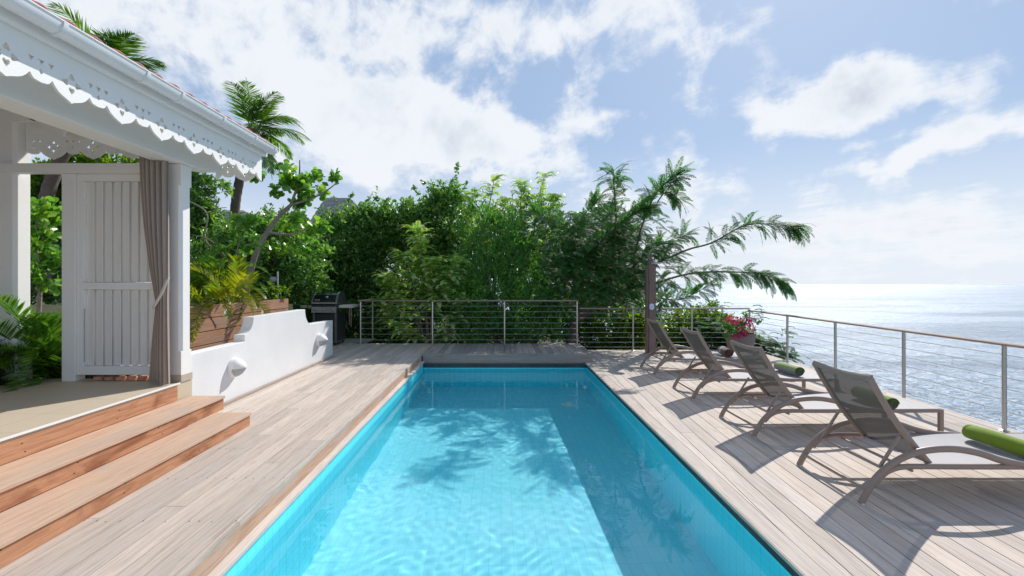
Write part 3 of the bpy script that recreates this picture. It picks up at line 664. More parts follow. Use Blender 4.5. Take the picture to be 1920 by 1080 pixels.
def fret_part(name, a0, a1, ztip, ztop, org, plane, at, th, parent, m='white'):
    me = curve_mesh(name, *fret(a0, a1, ztip, ztop, org), th); co = np.empty(len(me.vertices) * 3, np.float32); me.vertices.foreach_get('co', co)
    co = co.reshape(-1, 3); off = OFF[parent.name]
    new = np.stack([co[:, 2] + at, co[:, 0], co[:, 1]], -1) if plane == 'X' else np.stack([co[:, 0], co[:, 2] + at, co[:, 1]], -1)
    me.vertices.foreach_set('co', (new - np.array(off)).astype(np.float32).ravel()); me.materials.clear(); me.materials.append(M[m]); me.update()
    return place(name, me, parent)
YF = 5.68
fret_part('fretwork_fascia', -1.0, YF, 2.882, 3.215, 2.748, 'X', -3.0, .02, hs)
fret_part('fretwork_fascia', -3.55, -3.011, 2.882, 3.215, -3.19, 'Y', YF - .012, .02, hs)
fret_part('fretwork_valance', -5.07, -3.50, 2.945, 3.60, -4.78, 'Y', 4.86, .02, hs)
MB().box(-3.56, -3.012, -1, YF - .03, 3.19, 3.205).build('soffit', 'white', hs)
MB().box(-3.09, -2.99, YF + .002, YF + .03, 3.13, 3.215).build('fascia_end_cap', 'blue', hs)
# knee brace in the gable
MB().bar((-5.07, 4.70, 3.345), (-4.80, 4.70, 3.345), .03, .10).bar((-4.84, 4.70, 3.36), (-4.50, 4.70, 3.18), .03, .09).build('knee_brace', 'white', hs)
# gutter: half round with bead, union joints and brackets
GR = .064; gxc, gzc = -2.868, 3.315
def half(r, t0=pi, t1=2 * pi, n=12): return [(gxc + r * cos(t0 + (t1 - t0) * i / n), gzc + r * sin(t0 + (t1 - t0) * i / n) * 1.25) for i in range(n + 1)]
out = half(GR); inn = half(GR - .005)[::-1]; g = MB().prism(out + inn, 'Y', -1.0, 5.72)
g.prism(half(GR - .001), 'Y', 5.715, 5.722)
g.sweep([(gxc + GR, -1, gzc), (gxc + GR, 5.72, gzc)], .016, .016, (1, 0, 0), 8)
gutter = g.build('gutter', 'gutter', hs, True)
for yj in (2.02, 2.93, 3.62, 4.02, 4.62, 5.22, 5.66):
    MB().prism(half(GR + .007) + half(GR)[::-1], 'Y', yj - .016, yj + .016).build('gutter_clip', 'gutter', gutter, True)
MB().box(-2.989, -2.936, -1, 5.70, 3.205, 3.325).build('gutter_board', 'white', hs)
# roof: corrugated clay tiles on a pitched slab
def roof_z(x): return 3.335 + (-2.93 - x) * .42
rv = []; NYR = 340
for i, x in enumerate(np.linspace(-2.93, -6.6, 22)):
    for j in range(NYR + 1):
        y = -1.2 + (5.78 + 1.2) * j / NYR; ph = (y / .2) % 1
        rv.append((x, y, roof_z(x) + .022 + .045 * abs(sin(pi * ph)) ** .8 + .016 * (1 - (i * 3.67 / 21 / .33) % 1)))
rf = MB().add(rv, [(i * (NYR + 1) + j, i * (NYR + 1) + j + 1, (i + 1) * (NYR + 1) + j + 1, (i + 1) * (NYR + 1) + j) for i in range(21) for j in range(NYR)])
rf.build('roof', 'roof', hs, True, solid=.02)
MB().add([(-2.95, -1.2, 3.22), (-2.95, 5.74, 3.22), (-6.6, 5.74, 4.76), (-6.6, -1.2, 4.76), (-2.95, -1.2, 3.30), (-2.95, 5.74, 3.30), (-6.6, 5.74, 4.85), (-6.6, -1.2, 4.85)],
         [(0, 1, 2, 3), (4, 7, 6, 5), (0, 4, 5, 1), (1, 5, 6, 2), (2, 6, 7, 3), (3, 7, 4, 0)]).build('ceiling', 'white', hs)
MB().add([(-6.6, -1.2, 4.76), (-6.6, 5.74, 4.76), (-10.2, 5.74, 3.2), (-10.2, -1.2, 3.2), (-6.6, -1.2, 4.9), (-6.6, 5.74, 4.9), (-10.2, 5.74, 3.34), (-10.2, -1.2, 3.34)],
         [(0, 1, 2, 3), (4, 7, 6, 5), (0, 4, 5, 1), (1, 5, 6, 2), (2, 6, 7, 3), (3, 7, 4, 0)]).build('back_roof', 'roof', hs)
MB().prism([(-9.9, 2.6), (-5.34, 2.6), (-5.34, 3.603), (-3.60, 3.603), (-5.0, 4.10), (-6.6, 4.78), (-9.9, 3.35)], 'Y', 4.85, 4.88).build('gable_board', 'white', hs)
MB().box(-10, -9.85, -3, 4.9, ZT, 3.3).build('wall', 'render', hs)
MB().prism([(-10, ZT), (-6.9, ZT), (-6.9, 4.6), (-10, 3.2)], 'Y', 4.78, 4.9).build('wall', 'render', hs)
# ================================================================== louvred screen between the posts
sc = thing('louvred_screen', 'white vertical louvred screen panel standing between veranda posts', 'screen', (-4.05, 4.82, ZT))
sx0, sx1 = -4.60, -3.50; ys0, ys1 = 4.78, 4.86
zt, zm0, zm1, zb0, zb1 = 2.773, 1.56, 1.635, .665, .755
MB().box(sx0, sx0 + .14, ys0 - .02, ys1 + .02, ZT, zt).build('side_post', 'white', sc, bevel=.004)
MB().box(sx0 + .142, sx0 + .20, ys0, ys1, zb1, zt).build('stile', 'white', sc, bevel=.003)
MB().box(sx1 - .05, sx1 + .005, ys0, ys1, zb1, zt).build('stile', 'white', sc, bevel=.003)
for a, b in ((zb0, zb1), (zm0, zm1), (2.70, zt)): MB().box(sx0 + .142, sx1 + .005, ys0 - .003, ys1 + .003, a, b).build('cross_rail', 'white', sc, bevel=.003)
for z0, z1 in ((zb1 + .004, zm0 - .004), (zm1 + .004, 2.696)):
    mb = MB(); n = 9; x0 = sx0 + .205; wd = (sx1 - .055 - x0) / n; mb.box(x0 - .012, x0 + .004, 4.80, 4.87, z0, z1)
    for i in range(n):
        xa = x0 + i * wd; mb.prism([(xa - .075, 4.853), (xa + wd + .002, 4.797), (xa + wd + .004, 4.806), (xa - .072, 4.862)], 'Z', z0, z1)
    mb.build('louvre_panel', 'white', sc)
mb = MB()
mb.sweep([(sx0 + .215, 4.79, .80), (sx0 + .215, 4.79, 1.36)], .006, .006, (1, 0, 0), 6).build('control_rod', 'dark_steel', sc)
mb = MB()
for i in range(8): mb.lathe([(.055, 0), (.052, .02), (.045, .035)], (-4.27 + .117 * i, 4.83, ZT + .006), n=12, squash=.8)
mb.build('clay_feet', 'terracotta', sc)
# ================================================================== curtain
ct = thing('curtain', 'taupe linen curtain tied back beside the veranda post', 'curtain', (-3.6, 4.60, ZT))
vs = []; NU, NVv = 90, 60; z0, z1 = ZT + .012, 2.93
Yc = 4.60
def cx(px): return (px - VX) / F * Yc
def cint(z, tab):
    for (za, a), (zb_, b) in zip(tab, tab[1:]):
        if zb_ <= z <= za: k = (za - z) / (za - zb_); k = k * k * (3 - 2 * k) if False else k; return a + (b - a) * k
    return tab[-1][1]
def zpx(py): return H - (py - VY) * Yc / F
LT = [(z1 + .01, 258), (zpx(345), 262), (zpx(420), 269), (zpx(500), 279), (zpx(565), 289), (zpx(580), 288), (zpx(620), 282), (zpx(660), 277), (z0 - .01, 273)]
RT = [(z1 + .01, 311), (zpx(420), 314), (zpx(520), 316), (zpx(560), 315), (zpx(620), 317), (z0 - .01, 320)]
for i in range(NVv + 1):
    z = z0 + (z1 - z0) * i / NVv; xl, xr = cx(cint(z, LT)), cx(cint(z, RT)); wdt = xr - xl
    for j in range(NU + 1):
        u = j / NU; uu = u ** 1.25; fold = sin(u * 2 * pi * 6.5 + .6 * sin(z * 1.3)) * (.25 + .75 * u)
        vs.append((xl + wdt * (uu + .012 * sin(u * 2 * pi * 6.5 + 1.4)), Yc + .028 * fold + .02 * sin(u * 5 + z) + .02 * (1 - u) * sin(z * 2.3) + (.0 if i else 0), z))
MB().add(vs, [(i * (NU + 1) + j, i * (NU + 1) + j + 1, (i + 1) * (NU + 1) + j + 1, (i + 1) * (NU + 1) + j) for i in range(NVv) for j in range(NU)]).build('drape', 'linen', ct, True)
tb = spline([W(316, 521, Yc - .02), W(312, 528, Yc - .055), W(303, 550, Yc - .07), W(289, 574, Yc - .06), W(287, 577, Yc - .02)], 6)
MB().sweep(tb, .012, .03, (0, 1, 0), 8).build('tieback', 'cream', ct)

# ================================================================== retaining wall with soil bed, lamp pole
rt = thing('retaining_wall', 'weathered wooden board retaining wall behind the white garden wall', 'wall', (-4.0, 6.9, .2))
zz0 = .25; rr = random.Random(6)
for k in range(6):
    MB().box(-4.045, -4.0 + rr.uniform(-.004, .004), 4.95, 8.55, zz0, zz0 + .170).build('board', 'retain', rt, bevel=.004); zz0 += .18
MB().box(-4.9, -4.046, 8.50, 8.552, .25, 1.32).build('board', 'retain', rt)
for yy in (5.6, 7.0, 8.3): MB().box(-4.12, -4.046, yy, yy + .07, .2, 1.30).build('stake', 'retain', rt)
t_ = thing('garden_spotlight', 'small grey spotlight on a short pole beside the planter', 'spotlight', tuple(W(521, 560, 8.6)))
a = W(521, 565, 8.6); b = W(521, 509, 8.6)
MB().sweep([a, b], .035, .035, (1, 0, 0), 10).build('pole', 'steel', t_, True)
c = W(512, 524, 8.6); MB().lathe([(.02, -.05), (.05, -.04), (.055, .03), (.045, .035)], tuple(c), 'Y', 14).bar(c, W(521, 524, 8.6), .02).build('head', 'lens', t_, True)

# ================================================================== railings
def railing(name, label, pts, z0, ht, posts, nc, m, loc, cap0=0, cap1=0, knobs=True):
    """pts: plan polyline of the handrail; posts: plan points"""
    t = thing(name, label, 'railing', loc)
    hr = [Vector((x, y, z0 + ht)) for x, y in pts]
    for i in range(len(hr) - 1):
        a, b = hr[i].copy(), hr[i + 1].copy(); d = (b - a).normalized()
        if i == 0: a -= d * cap0
        if i == len(hr) - 2: b += d * cap1
        MB().sweep([a, a + d * .02, b - d * .02, b], .085, .04, Vector((0, 0, 1)).cross(d), 10, scale=[.7, 1, 1, .7]).build('handrail', m, t, True)
    for x, y in posts:
        mb = MB().sweep([(x, y, z0 - .0), (x, y, z0 + ht - .018)], .042, .042, (1, 0, 0), 12); p_ = mb.build('post', 'steel', t, True)
        MB().lathe([(.045, 0), (.045, .006), (.025, .012)], (x, y, z0), n=14).build('base_plate', 'steel', p_)
    for k in range(nc):
        z = z0 + ht * (k + .75) / (nc + .7); mb = MB()
        for a, b in zip(pts, pts[1:]): mb.sweep([(a[0], a[1], z), (b[0], b[1], z)], .0085, .0085, (0, 0, 1), 6)
        if knobs:
            for i, (a, b) in enumerate(((pts[0], pts[1]), (pts[-1], pts[-2]))):
                d = Vector((b[0] - a[0], b[1] - a[1], 0)).normalized(); q = Vector((a[0], a[1], z))
                mb.sweep([q + d * .02, q + d * .09], .02, .02, (0, 0, 1), 8)
        mb.build('cable', 'steel', t)
    return t
YR = 10.84
pp = [W(px, 600, YR).x for px in (676, 811, 946, 1082)]
railing('cable_railing', 'cable railing with four posts along the raised platform behind the pool', [(pp[0], YR), (pp[3], YR)], ZL, 1.03, [(x, YR) for x in pp], 7, 'rail', (0, YR, ZL), .06, .03)
railing('cable_railing', 'short cable railing running back from the grill corner post', [(pp[0], YR + .05), (pp[0], 11.86)], ZL, 1.03, [(pp[0], 11.86)], 6, 'rail_y', (pp[0], 11.4, ZL), 0, .05)
c0 = (railx(10.76), 10.76); r0 = (railx(3.6), 3.6)
railing('cable_railing', 'cable railing from the platform to the shower post and deck corner', [(pp[3] + .05, 10.80), c0], 0, 1.0, [(W(1187, 600, 10.8).x, 10.8), (W(1297, 600, 10.78).x, 10.78)], 8, 'rail', (4, 10.8, 0), 0, 0)
yp = [10.76, 9.20, 7.77, 6.36, 5.02, 3.7]
railing('cable_railing', 'long cable railing along the sea side of the lounger deck', [(railx(10.76), 10.76), (railx(3.55), 3.55)], 0, .955, [(railx(y), y) for y in yp], 7, 'rail_y', (5.7, 7, 0), .04, 0, False)

# ================================================================== shower post
sp = thing('shower_post', 'tall wooden outdoor shower post with pointed top by the railing', 'shower', (W(1221, 600, 10.45).x, 10.45, 0))
xa, xb = W(1213, 0, 10.42).x, W(1230.5, 0, 10.42).x; zs = H - (498 - VY) * 10.42 / F; zt_ = H - (486 - VY) * 10.42 / F; zp = H - (478.5 - VY) * 10.42 / F; xm = (xa + xb) / 2 + .01
MB().box(xa, xa + .045, 10.44, 10.56, 0, zs).build('side_batten', 'post_wood', sp, bevel=.004)
MB().box(xb - .03, xb, 10.44, 10.56, 0, zs).build('side_batten', 'post_wood', sp, bevel=.004)
MB().prism([(xa + .046, 0), (xb - .031, 0), (xb - .031, zt_), ((xa + xb + .015) / 2, zp), (xa + .046, zt_)], 'Y', 10.40, 10.52).build('post', 'post_wood', sp, bevel=.003)
q = W(1222, 575, 10.395)
plate = MB().lathe([(.058, 0), (.058, -.01), (.05, -.014)], tuple(q), 'Y', 18)
pl_ = [(q.x + .055 * cos(a), q.z + .05 + .0 + (.03 if sin(a) > 0 else -.03) + .045 * sin(a)) for a in np.linspace(0, 2 * pi, 24, endpoint=False)]
MB().prism([(x, z - .05) for x, z in pl_], 'Y', 10.38, 10.399).build('mixer_plate', 'soap', sp, bevel=.003)
MB().lathe([(.018, 0), (.018, -.05), (.012, -.055)], (q.x, 10.38, q.z + .025), 'Y', 12).lathe([(.018, 0), (.018, -.05), (.012, -.055)], (q.x, 10.38, q.z - .03), 'Y', 12).build('tap', 'soap', sp, True)
q = W(1229, 494, 10.2); MB().lathe([(.02, .03), (.115, .012), (.12, .0), (.11, -.012)], tuple(q), n=24).build('shower_head', 'soap', sp, True)
MB().sweep(spline([(q.x - .06, 10.40, q.z + .06), (q.x - .03, 10.32, q.z + .08), (q.x, 10.2, q.z + .02)], 5), .02, .02, (1, 0, 0), 8).build('arm', 'soap', sp, True)
q = W(1224, 484, 10.395); MB().lathe([(.018, 0), (.018, -.02)], tuple(q), 'Y', 10).build('bolt', 'soap', sp)
MB().bar(W(1235, 584, 10.3), W(1240, 568, 10.3), .03).build('hand_shower', 'charcoal', sp)
MB().sweep(spline([W(1236, 583, 10.3), W(1233, 610, 10.3), W(1238, 640, 10.3), W(1242, 655, 10.3)], 6), .014, .014, (0, 1, 0), 6).build('hose', 'soap', sp, True)

# ================================================================== gas grill
gx0, gx1, gy0, gy1 = -4.43, -3.83, 10.60, 11.22
gr = thing('gas_grill', 'black and grey gas grill cart with side tables behind the garden wall', 'grill', (-4.13, 10.9, ZL))
zc = .92
for a_ in (gx0 + .03, gx1 - .065):
    for b_ in (gy0 + .02, gy1 - .07): MB().box(a_, a_ + .045, b_, b_ + .05, ZL + .06, zc).build('leg', 'dark_steel', gr, bevel=.004)
d = MB().box(gx0 + .078, gx1 - .078, gy0 + .045, gy0 + .06, ZL + .10, zc - .04).build('door', 'charcoal', gr, bevel=.003)
MB().sweep([(gx1 - .11, gy0 + .02, .45), (gx1 - .11, gy0 + .02, .75)], .018, .018, (1, 0, 0), 8).build('handle', 'dark_steel', d, True)
MB().box(gx1 - .03, gx1 - .016, gy0 + .071, gy1 - .071, ZL + .10, zc).build('side_panel', 'charcoal', gr)
MB().box(gx0 + .016, gx0 + .03, gy0 + .071, gy1 - .071, ZL + .10, zc).build('side_panel', 'charcoal', gr)
MB().box(gx0 + .02, gx1 - .01, gy0 + .0, gy1 - .0, ZL + .06, ZL + .10).build('bottom_shelf', 'dark_steel', gr, bevel=.004)
cp = MB().prism([(gy0 - .03, zc - .01), (gy0 + .10, zc - .01), (gy0 + .10, zc + .135), (gy0 - .005, zc + .135)], 'X', gx0 + .01, gx1 - .01).build('control_panel', 'dark_steel', gr, bevel=.006)
for px in (590, 606.5, 623):
    q = W(px, 582, gy0 - .02); k_ = MB().lathe([(.026, 0), (.026, -.012), (.019, -.016), (.017, -.045)], (q.x, gy0 - .018, zc + .065), 'Y', 16).build('knob', 'steel', cp, True)
    MB().lathe([(.008, 0), (.008, -.004)], (q.x, gy0 - .062, zc + .065), 'Y', 8).build('knob_mark', 'rubber', k_)
MB().box(gx0 + .0, gx1 - .0, gy0 + .03, gy1, zc + .137, zc + .185).build('firebox', 'charcoal', gr, bevel=.01)
lidp = [(gy0 + .02, zc + .19), (gy1, zc + .19), (gy1 - .02, zc + .34), (gy1 - .14, zc + .43), (gy0 + .22, zc + .445), (gy0 + .12, zc + .40), (gy0 + .05, zc + .28)]
lid = MB().prism(lidp, 'X', gx0 + .035, gx1 - .045).build('lid', 'black', gr, bevel=.008)
capp = [(gy0 - .01, zc + .188), (gy1 + .01, zc + .188), (gy1, zc + .36), (gy1 - .14, zc + .46), (gy0 + .22, zc + .475), (gy0 + .10, zc + .42), (gy0 + .02, zc + .29)]
MB().prism(capp, 'X', gx0 - .005, gx0 + .034).build('lid_end', 'dark_steel', lid, bevel=.008)
MB().prism(capp, 'X', gx1 - .044, gx1 + .005).build('lid_end', 'dark_steel', lid, bevel=.008)
MB().box(gx0 + .036, gx1 - .046, gy0 - .012, gy0 + .018, zc + .20, zc + .232).build('lid_handle', 'steel', lid, bevel=.008)
q = W(612.5, 559, gy0 + .05); MB().lathe([(.030, 0), (.032, -.012), (.024, -.018)], (q.x, gy0 + .075, zc + .355), 'Y', 20).build('thermometer', 'steel', lid, True)
bd = MB().box(gx0 + .07, gx0 + .19, gy0 + .034, gy0 + .046, zc + .262, zc + .305).build('badge', 'soap', lid)
def text(name, s, m, parent, loc, size, rot=(pi / 2, 0, 0)):
    cu = bpy.data.curves.new(name, 'FONT'); cu.body = s; cu.size = size; cu.extrude = .0012; cu.align_x = 'CENTER'; cu.align_y = 'CENTER'
    o = bpy.data.objects.new(name, cu); COL.objects.link(o); bpy.context.view_layer.update()
    me = bpy.data.meshes.new_from_object(o.evaluated_get(bpy.context.evaluated_depsgraph_get())); bpy.data.objects.remove(o); me.materials.clear(); me.materials.append(M[m])
    r = place(name, me, parent); off = OFF[parent.name]; r.location = tuple(a - b for a, b in zip(loc, off)); r.rotation_euler = rot; return r
text('badge_lettering', 'weber', 'charcoal', lid, (gx0 + .13, gy0 + .0315, zc + .283), .04)
for a, b in ((gx1 + .008, gx1 + .33), (gx0 - .30, gx0 - .008)):
    MB().box(a, b, gy0 + .08, gy1 - .06, zc + .10, zc + .165).build('side_table', 'cream', gr, bevel=.008)
MB().bar((gx1 + .30, gy0 + .1, zc + .1), (gx1 + .30, gy0 + .1, zc - .35), .012).bar((gx1 + .26, gy0 + .1, zc + .1), (gx1 + .26, gy0 + .1, zc - .30), .012).build('hanging_tool', 'taupe', gr)
for x in (gx0 + .06, gx1 - .06):
    for y in (gy0 + .05, gy1 - .05): MB().lathe([(.03, -.012), (.03, .012)], (x, y, ZL + .031), 'X', 14).build('caster', 'rubber', gr)

# ================================================================== sun loungers (local: x along the length, feet at x = 0)
def lounger():
    t = thing('sun_lounger', 'x', 'sun lounger', (0, 0, 0), 'sun loungers in a row on the deck'); hw = .35
    for s in (-1, 1):
        y = s * hw
        arc = spline([(-.02, y, .0), (.02, y, .08), (.10, y, .20), (.24, y, .315), (.42, y, .388), (.64, y, .408), (.84, y, .380), (1.02, y, .322), (1.20, y, .285), (1.40, y, .274)], 6)
        MB().sweep(arc, .040, .052, (0, 1, 0), 12).build('leg_arch', 'taupe', t, True)
        rail_ = spline([(.10, y - s * .002, .165), (.17, y - s * .002, .235), (.28, y - s * .002, .272), (.45, y - s * .002, .276), (.8, y - s * .002, .274), (1.99, y - s * .002, .274)], 5)
        MB().sweep(rail_, .034, .042, (0, 1, 0), 10).build('side_rail', 'taupe', t, True)
        MB().box(1.955, 2.0, y - .016, y + .016, .0, .292).build('front_leg', 'taupe', t, bevel=.005)
        MB().box(1.955, 1.98, y - .014, y + .014, -.0, .006).lathe([(.022, 0), (.022, .012)], (-.015, y, 0), n=12).build('foot_cap', 'plastic', t)
        MB().bar((.30, y - s * .04, .49), (.155, y - s * .04, .262), .022, .016).build('prop_arm', 'taupe', t, bevel=.003)
    MB().sweep([(.015, -hw, .105), (.015, hw, .105)], .018, .026, (1, 0, 0), 8).build('crossbar', 'taupe', t, True)
    MB().sweep([(.16, -hw, .255), (.16, hw, .255)], .022, .022, (1, 0, 0), 8).build('crossbar', 'taupe', t, True)
    MB().sweep([(.36, -hw, .245), (.36, hw, .245)], .022, .022, (1, 0, 0), 8).build('crossbar', 'taupe', t, True)
    MB().sweep([(1.35, -hw, .255), (1.35, hw, .255)], .022, .022, (1, 0, 0), 8).build('crossbar', 'taupe', t, True)
    MB().box(1.962, 1.998, -hw + .018, hw - .018, .262, .292).build('end_bar', 'taupe', t, bevel=.004)
    # backrest frame
    A = Vector((.535, 0, .275)); Bt = Vector((.085, 0, .925)); n_ = 9; hb = .302
    br = [A + (Bt - A) * (i / n_) + Vector((-.022 * sin(pi * i / n_), 0, -.016 * sin(pi * i / n_))) for i in range(n_ + 1)]
    for s in (-1, 1): MB().sweep([q + Vector((0, s * hb, 0)) for q in br], .034, .046, (0, 1, 0), 8).build('backrest_frame', 'taupe', t, True)
    top = spline([Bt + Vector((.0, -hb - .012, 0)), Bt + Vector((.016, -hb * .5, -.018)), Bt + Vector((.022, 0, -.026)), Bt + Vector((.016, hb * .5, -.018)), Bt + Vector((0, hb + .012, 0))], 5)
    MB().sweep(top, .05, .026, (.4, 0, .9), 8).build('headrest_bar', 'taupe', t, True)
    vs = []; NW = 8
    for i, q in enumerate(br):
        for j in range(NW + 1):
            u = -1 + 2 * j / NW; sag = .02 * (1 - u * u) * (.5 + .8 * i / n_); vs.append((q.x + sag, u * hb, q.z - sag * .7))
    MB().add(vs, [(i * (NW + 1) + j, i * (NW + 1) + j + 1, (i + 1) * (NW + 1) + j + 1, (i + 1) * (NW + 1) + j) for i in range(n_) for j in range(NW)]).build('backrest_sling', 'sling_back', t, True)
    vs = []; NS = 12
    for i in range(NS + 1):
        x = .50 + (1.965 - .50) * i / NS
        for j in range(NW + 1):
            u = -1 + 2 * j / NW; vs.append((x, u * (hw - .014), .292 - .018 * (1 - u * u) * sin(pi * min(1, .15 + i / NS * .8))))
    MB().add(vs, [(i * (NW + 1) + j, i * (NW + 1) + j + 1, (i + 1) * (NW + 1) + j + 1, (i + 1) * (NW + 1) + j) for i in range(NS) for j in range(NW)]).build('seat_sling', 'sling_seat', t, True)
    return t
lg = lounger(); LY = [3.72, 5.16, 6.69, 8.33]
LL = ['taupe sun lounger nearest the camera, holding the bright green towel', 'second taupe sun lounger from the camera, between the green towel ones',
      'third taupe sun lounger from the camera, holding the pale green and grey towel', 'farthest taupe sun lounger, beside the shower post with a brown towel']
for i, y in enumerate(LY):
    o = lg if i == 0 else copy_tree(lg); o.location = (2.685 + random.uniform(-.012, .012), y, .0); o['label'] = LL[i]; o.rotation_euler.z = [0, radians(.5), radians(-.6), radians(.8)][i]
# ================================================================== towels
def towel(label, x, y, L, r, m1, m2, rz=0.0):
    t = thing('rolled_towel', label, 'towel', (x, y, .289 + r), 'rolled towels on the sun loungers')
    mb = MB(); n = 26; k = 14; vs = []
    for i in range(k + 1):
        u = i / k; yy = y - L / 2 + L * u; e_ = 1 - .10 * (abs(u - .5) * 2) ** 6
        for j in range(n):
            th = 2 * pi * j / n; rj = r * e_ * (1 + .035 * sin(3 * th + 5 * u) + .02 * sin(9 * u + th))
            vs.append((x + rj * cos(th) * 1.1, yy, .289 + r + max(-r, rj * sin(th))))
    mb.add(vs, [(i * n + j, i * n + (j + 1) % n, (i + 1) * n + (j + 1) % n, (i + 1) * n + j) for i in range(k) for j in range(n)]); mb.build('roll', m1, t, True)
    for s in (-1, 1):                                   # spiral end
        ye_ = y + s * (L / 2 - .012); sp_ = [(x + (r * .97 - r * .9 * a / (6 * pi)) * cos(a) * 1.08, ye_ + s * .006, .289 + r + (r * .95 - r * .88 * a / (6 * pi)) * sin(a)) for a in np.linspace(0, 5.6 * pi, 60)]
        MB().sweep(sp_, .022, .012, (0, 1, 0), 6).build('roll_end', m2, t, True)
        MB().lathe([(r * .93, 0), (r * .6, s * .004), (.005, s * .005)], (x, ye_ - s * .004, .289 + r), 'Y', 20).build('inner_fold', m2, t)
    t.rotation_euler.z = rz
    # flap under the roll
    return t
M['t_green'] = cloth('green_towel', [(.16, .25, .006), (.26, .38, .012), (.19, .30, .008)], [.3, .5, .7])
M['t_pale'] = cloth('pale_green_towel', [(.26, .25, .27), (.30, .29, .31), (.36, .46, .16), (.42, .52, .20)], [.40, .495, .52, .62], axis=2)
M['t_brown'] = cloth('brown_towel', [(.16, .075, .05), (.19, .09, .06), (.62, .60, .58), (.18, .085, .06)], [.30, .47, .53, .62], axis=1)
M['t_brownend'] = cloth('brown_towel_edge', [(.13, .065, .045), (.3, .26, .24)], [.3, .7], axis=1)
M['t_greyend'] = cloth('towel_edge', [(.20, .17, .17), (.14, .20, .03)], [.46, .52], axis=2)
towel('bright green rolled towel on the nearest sun lounger', 4.05, 3.66, .54, .064, 't_green', 't_green', radians(3))
towel('green rolled towel with grey inside seen behind the nearest backrest', 4.14, 5.06, .52, .066, 't_green', 't_greyend', radians(-3))
towel('pale green and grey rolled towel on the third sun lounger', 4.24, 6.72, .48, .070, 't_pale', 't_greyend', radians(2))
towel('brown and white rolled towel on the farthest sun lounger', 4.08, 8.30, .40, .078, 't_brown', 't_brownend', radians(-8))
# ================================================================== flower pot with bougainvillea
fp = thing('flower_pot', 'large taupe pot of magenta bougainvillea by the railing corner', 'plant pot', (5.22, 9.95, 0))
pc = (5.22, 9.95, 0)
MB().lathe([(.20, 0), (.225, .03), (.30, .46), (.315, .47), (.315, .52), (.275, .52), (.27, .45)], pc, n=32).build('pot', 'pot', fp, True)
MB().lathe([(.27, .44), (.05, .47)], pc, n=20).build('soil', 'soil', fp)
P = Pool(); tp, td = twig_points(rng, [(5.12, 9.9, .72, .26, .24, .20), (5.40, 9.92, .66, .26, .24, .20), (5.0, 9.82, .56, .16, .14, .14)], 130, .2); broad(rng, P, tp, td, 7, .12, .055, .035)
P.build('foliage', 'lf_upright', fp, OVATE)
cl = [W(1372, 597, 9.8), W(1385, 600, 9.7), W(1379, 606, 9.7), W(1398, 603, 9.75), W(1406, 606, 9.7), W(1399, 611, 9.7), W(1391, 620, 9.6), W(1396, 625, 9.6), W(1388, 628, 9.62), W(1411, 615, 9.8), W(1367, 600, 9.8), W(1379, 633, 9.6), W(1403, 598, 9.8)]
for c in cl:
    P = Pool(); n = 34; d = sph(rng, n); pp_ = np.array(c) + d * np.array([.085, .08, .06]) * (.35 + .65 * rng.random((n, 1))); P.add(pp_, nrm(d + sph(rng, n) * .5), sph(rng, n), .034, .034)
    P.build('flower_cluster', 'petal', fp, OVATE)

# ================================================================== vegetation
def stalks(P, rach, wd):
    for q in rach:
        a = q[:-1]; d = q[1:] - q[:-1]; P.add(a, d, np.array([[0, -.5, 1.0]] * len(a)), np.linalg.norm(d, axis=1) * 1.5, wd * np.linspace(1, .4, len(a)))
def tree(name, label, cat, base, group=None): return thing(name, label, cat, tuple(base), group)
def bushy(name, label, base, blobs, ntw, m, L, Wd, lf, tmpl=OVATE, tl=.22, cat='tree', group=None, trunk=None, nlimb=14, bark='bark', inner=.45, up=.25, extra=None, spread=.9, r0=.07):
    t = tree(name, label, cat, base, group); tp, td = twig_points(rng, blobs, int(ntw * 1.3), inner); P = Pool(); broad(rng, P, tp, td, m, tl, L, Wd, up, spread)
    if extra: extra(P)
    P.build('crown', lf, t, tmpl)
    c = np.array(blobs, float); top = c[np.argmax(c[:, 5] * c[:, 3])][:3]
    tr = trunk or [([tuple(base), tuple(np.array(base) * .5 + top * .5 + rng.normal(size=3) * .1), tuple(top)], r0, r0 * .4)]
    mb = trunk_mb(tr + limbs(rng, tr[0][0][1], tp, nlimb, .025)); mb.build('trunk', bark, t, True)
    return t
def shoot(P, pts, k, L, Wd, m=3):
    q = np.array([tuple(v) for v in spline(pts, 8)]); idx = rng.random(k) * (len(q) - 1.01); i = idx.astype(int); f = (idx - i)[:, None]
    p = q[i] * (1 - f) + q[i + 1] * f; d = nrm(q[i + 1] - q[i])
    for _ in range(m): P.add(p + rng.normal(size=p.shape) * .02, nrm(d * .5 + sph(rng, k) + np.array([0, 0, .2])), nrm(sph(rng, k) + np.array([0, 0, .6])), L, Wd)
GB = 'trees and shrubs behind the pool railing'
def gb(px, Y): x = W(px, 0, Y).x; return (x, Y, gz(x, Y) - .1)

